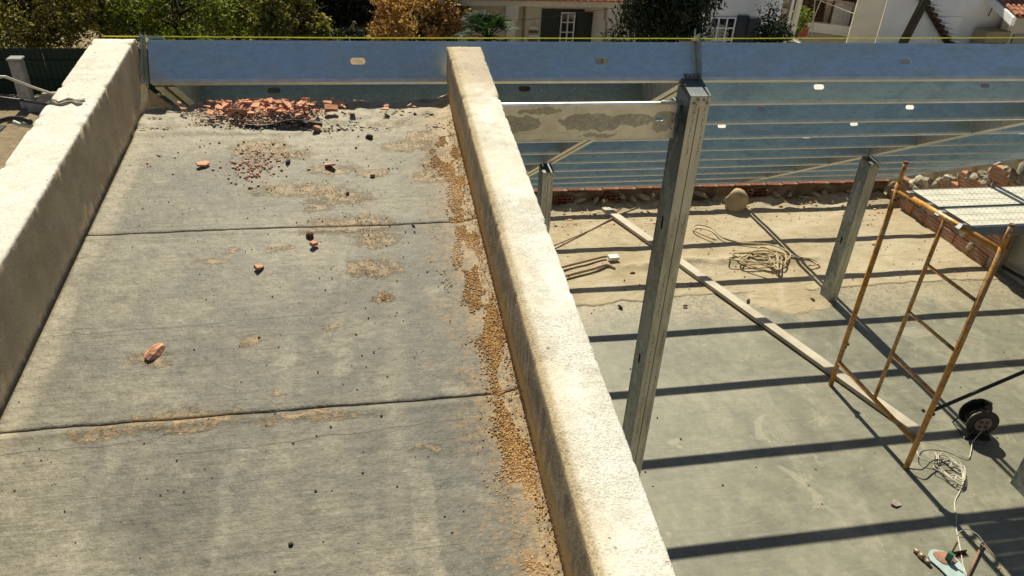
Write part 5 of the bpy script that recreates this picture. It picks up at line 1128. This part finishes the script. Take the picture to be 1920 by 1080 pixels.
tag(MB().tube([(0, 0, 0), (0, 0, .26)], .2, 12).build('blue_bucket', 'blue', None, at_z(1612, 60, G + .04)), 'pale blue bucket below the slatted pallet', 'bucket')
# right-hand house
h3 = thing('grey_house', 'light grey house wall at the upper right with an outside stair', 'house', (20, 26, G)); X3 = lambda x: x - 20
MB().prism([(18.68, 0), (21.2, 5), (34, 5), (34, 0)], lambda x, y, z: Vector((x - 20, y, z)), 0, 4.6).build('wall', 'wallgrey', h3); MB().box((X3(21.0), -.06, 0), (X3(21.9), -.003, 1.9)).build('pilaster', 'wallwhite', h3)
cw = tag(MB().box((-.55, -.1, 0), (.42, .1, 4.6)).build('corner_wall', 'wallcream', None, (18.35, 26.35, G), (0, 0, -.5)), 'cream wall corner standing left of the grey house', 'wall')
stp = thing('outside_stair', 'steep dark stair with white treads against the grey house', 'stair', (20.15, 25.7, G))
A, B_ = at_y(1732, -12, 25.6) - Vector((20.15, 25.7, G)), at_y(1790, 86, 25.6) - Vector((20.15, 25.7, G))
d_ = (B_ - A); 
for i in range(10):
    p_ = A + d_ * (i / 9.0); MB().box((p_.x - .02, -.30, p_.z - .02), (p_.x + .27, .16, p_.z + .02)).build('tread', 'white', stp); MB().box((p_.x + .01, -.10, p_.z - .19), (p_.x + .20, .14, p_.z - .021)).build('riser', 'bark', stp)
b = MB(); n_ = Vector((-d_.z, 0, d_.x)).normalized(); 
b.add([A + Vector((0, .17, 0)) + n_ * .02, B_ + Vector((0, .17, 0)) + n_ * .02, B_ + Vector((0, .17, -.22)), A + Vector((0, .17, -.22)), A + Vector((0, .23, 0)) + n_ * .02, B_ + Vector((0, .23, 0)) + n_ * .02, B_ + Vector((0, .23, -.22)), A + Vector((0, .23, -.22))], [(0, 1, 2, 3), (4, 5, 6, 7), (0, 1, 5, 4), (2, 3, 7, 6), (1, 2, 6, 5), (3, 0, 4, 7)]); b.build('stringer', 'bark', stp)
p0, p1 = at_y(1737, -4, 24.6), at_y(1680, 106, 24.6)
lpole = tag(smooth(MB().tube([p0 + (p0 - p1) * .4, p1 + (p1 - p0) * .3], .155, 12).build('leaning_pole', 'bark')), 'thick dark wooden pole leaning in front of the grey house', 'pole')
tag(MB().tube([p0 + Vector((-.22, -.1, .3)), p0 * .5 + p1 * .5 + Vector((-.24, -.12, 0)), p1 + Vector((-.05, -.16, 0))], .012, 5).build('pole_cable', 'black'), 'thin cable running down beside the leaning pole', 'cable')
pr_ = thing('porch_box', 'small tan porch wall with brown slatted shutter at the grey house', 'porch', tuple(at_y(1868, 78, 25.2))); pr_.location.z = G
MB().box((-.5, 0, 0), (.5, .6, 1.55)).build('wall', 'tanwall', pr_)
for i in range(7): MB().box((-.46 + i * .13, -.03, .3), (-.46 + i * .13 + .10, -.002, 1.14)).build('slat', 'wood', pr_)
dw = at_y(1912, 80, 25.3); tag(MB().box((-.35, 0, 0), (.8, .05, 1.35)).build('dark_window', 'glass', None, (dw.x, dw.y, dw.z - 1.05)), 'dark window opening under the tiled roof corner at the right edge', 'window')
tag(MB().box((-.7, .06, 0), (1.6, .4, 2.6)).build('porch_wall', 'wallcream', None, (dw.x, dw.y, G)), 'pale wall round the dark window at the right edge', 'wall')
# roof corner: verge running down toward us
Va, Vb = at_y(1858, -16, 26), at_y(1908, 31, 23.4); rc_ = thing('tiled_roof', 'red tiled roof corner with white verge board at the upper right', 'roof', tuple(Vb)); dv = Va - Vb
up = Vector((0, 0, 1)); ex = Vector((5, 0, 0))
b = MB(); b.add([Vector((0, 0, -.06)), dv * 1.6 + Vector((0, 0, -.06)), dv * 1.6 + ex + Vector((0, 0, -.06)), ex + Vector((0, 0, -.06)), Vector((0, 0, 0)), dv * 1.6, dv * 1.6 + ex, ex], [(3, 2, 1, 0), (4, 5, 6, 7), (0, 1, 5, 4), (1, 2, 6, 5), (2, 3, 7, 6), (3, 0, 4, 7)]); rbo = b.build('roof_slab', 'rooftile', rc_)
b = MB(); o_ = Vector((-.16, 0, 0)); b.add([o_ + Vector((0, 0, -.30)), o_ + dv * 1.6 + Vector((0, 0, -.30)), o_ * .1 + dv * 1.6 + Vector((0, 0, -.30)), o_ * .1 + Vector((0, 0, -.30)), o_ + Vector((0, 0, -.03)), o_ + dv * 1.6 + Vector((0, 0, -.03)), o_ * .1 + dv * 1.6 + Vector((0, 0, -.03)), o_ * .1 + Vector((0, 0, -.03))], [(3, 2, 1, 0), (4, 5, 6, 7), (0, 1, 5, 4), (1, 2, 6, 5), (2, 3, 7, 6), (3, 0, 4, 7)]); b.build('verge_board', 'wallwhite', rc_)
Lv = dv.length; nt = int(Lv * 1.6 / .42); q_ = dv.to_track_quat('Y', 'Z').to_euler()
for i in range(nt): place(tl, 'tile', 'tile', 'terra', rc_, tuple(dv * (i * .42 / Lv) + Vector((.0, 0, .03 + .012 * (i % 2)))), q_)
for c_ in range(1, 9):
    for i in range(nt): place(tl, 'tile', 'tile', 'rooftile', rbo, tuple(dv * (i * .42 / Lv) + Vector((.22 * c_, 0, .02))), q_)
tag(MB().tube([at_y(1865, -5, 25.9), at_y(1862, 12, 25.9), at_y(1853, 30, 25.9)], .02, 5).build('wall_wire', 'black'), 'black wire hanging down the grey house wall left of the roof corner', 'wire')
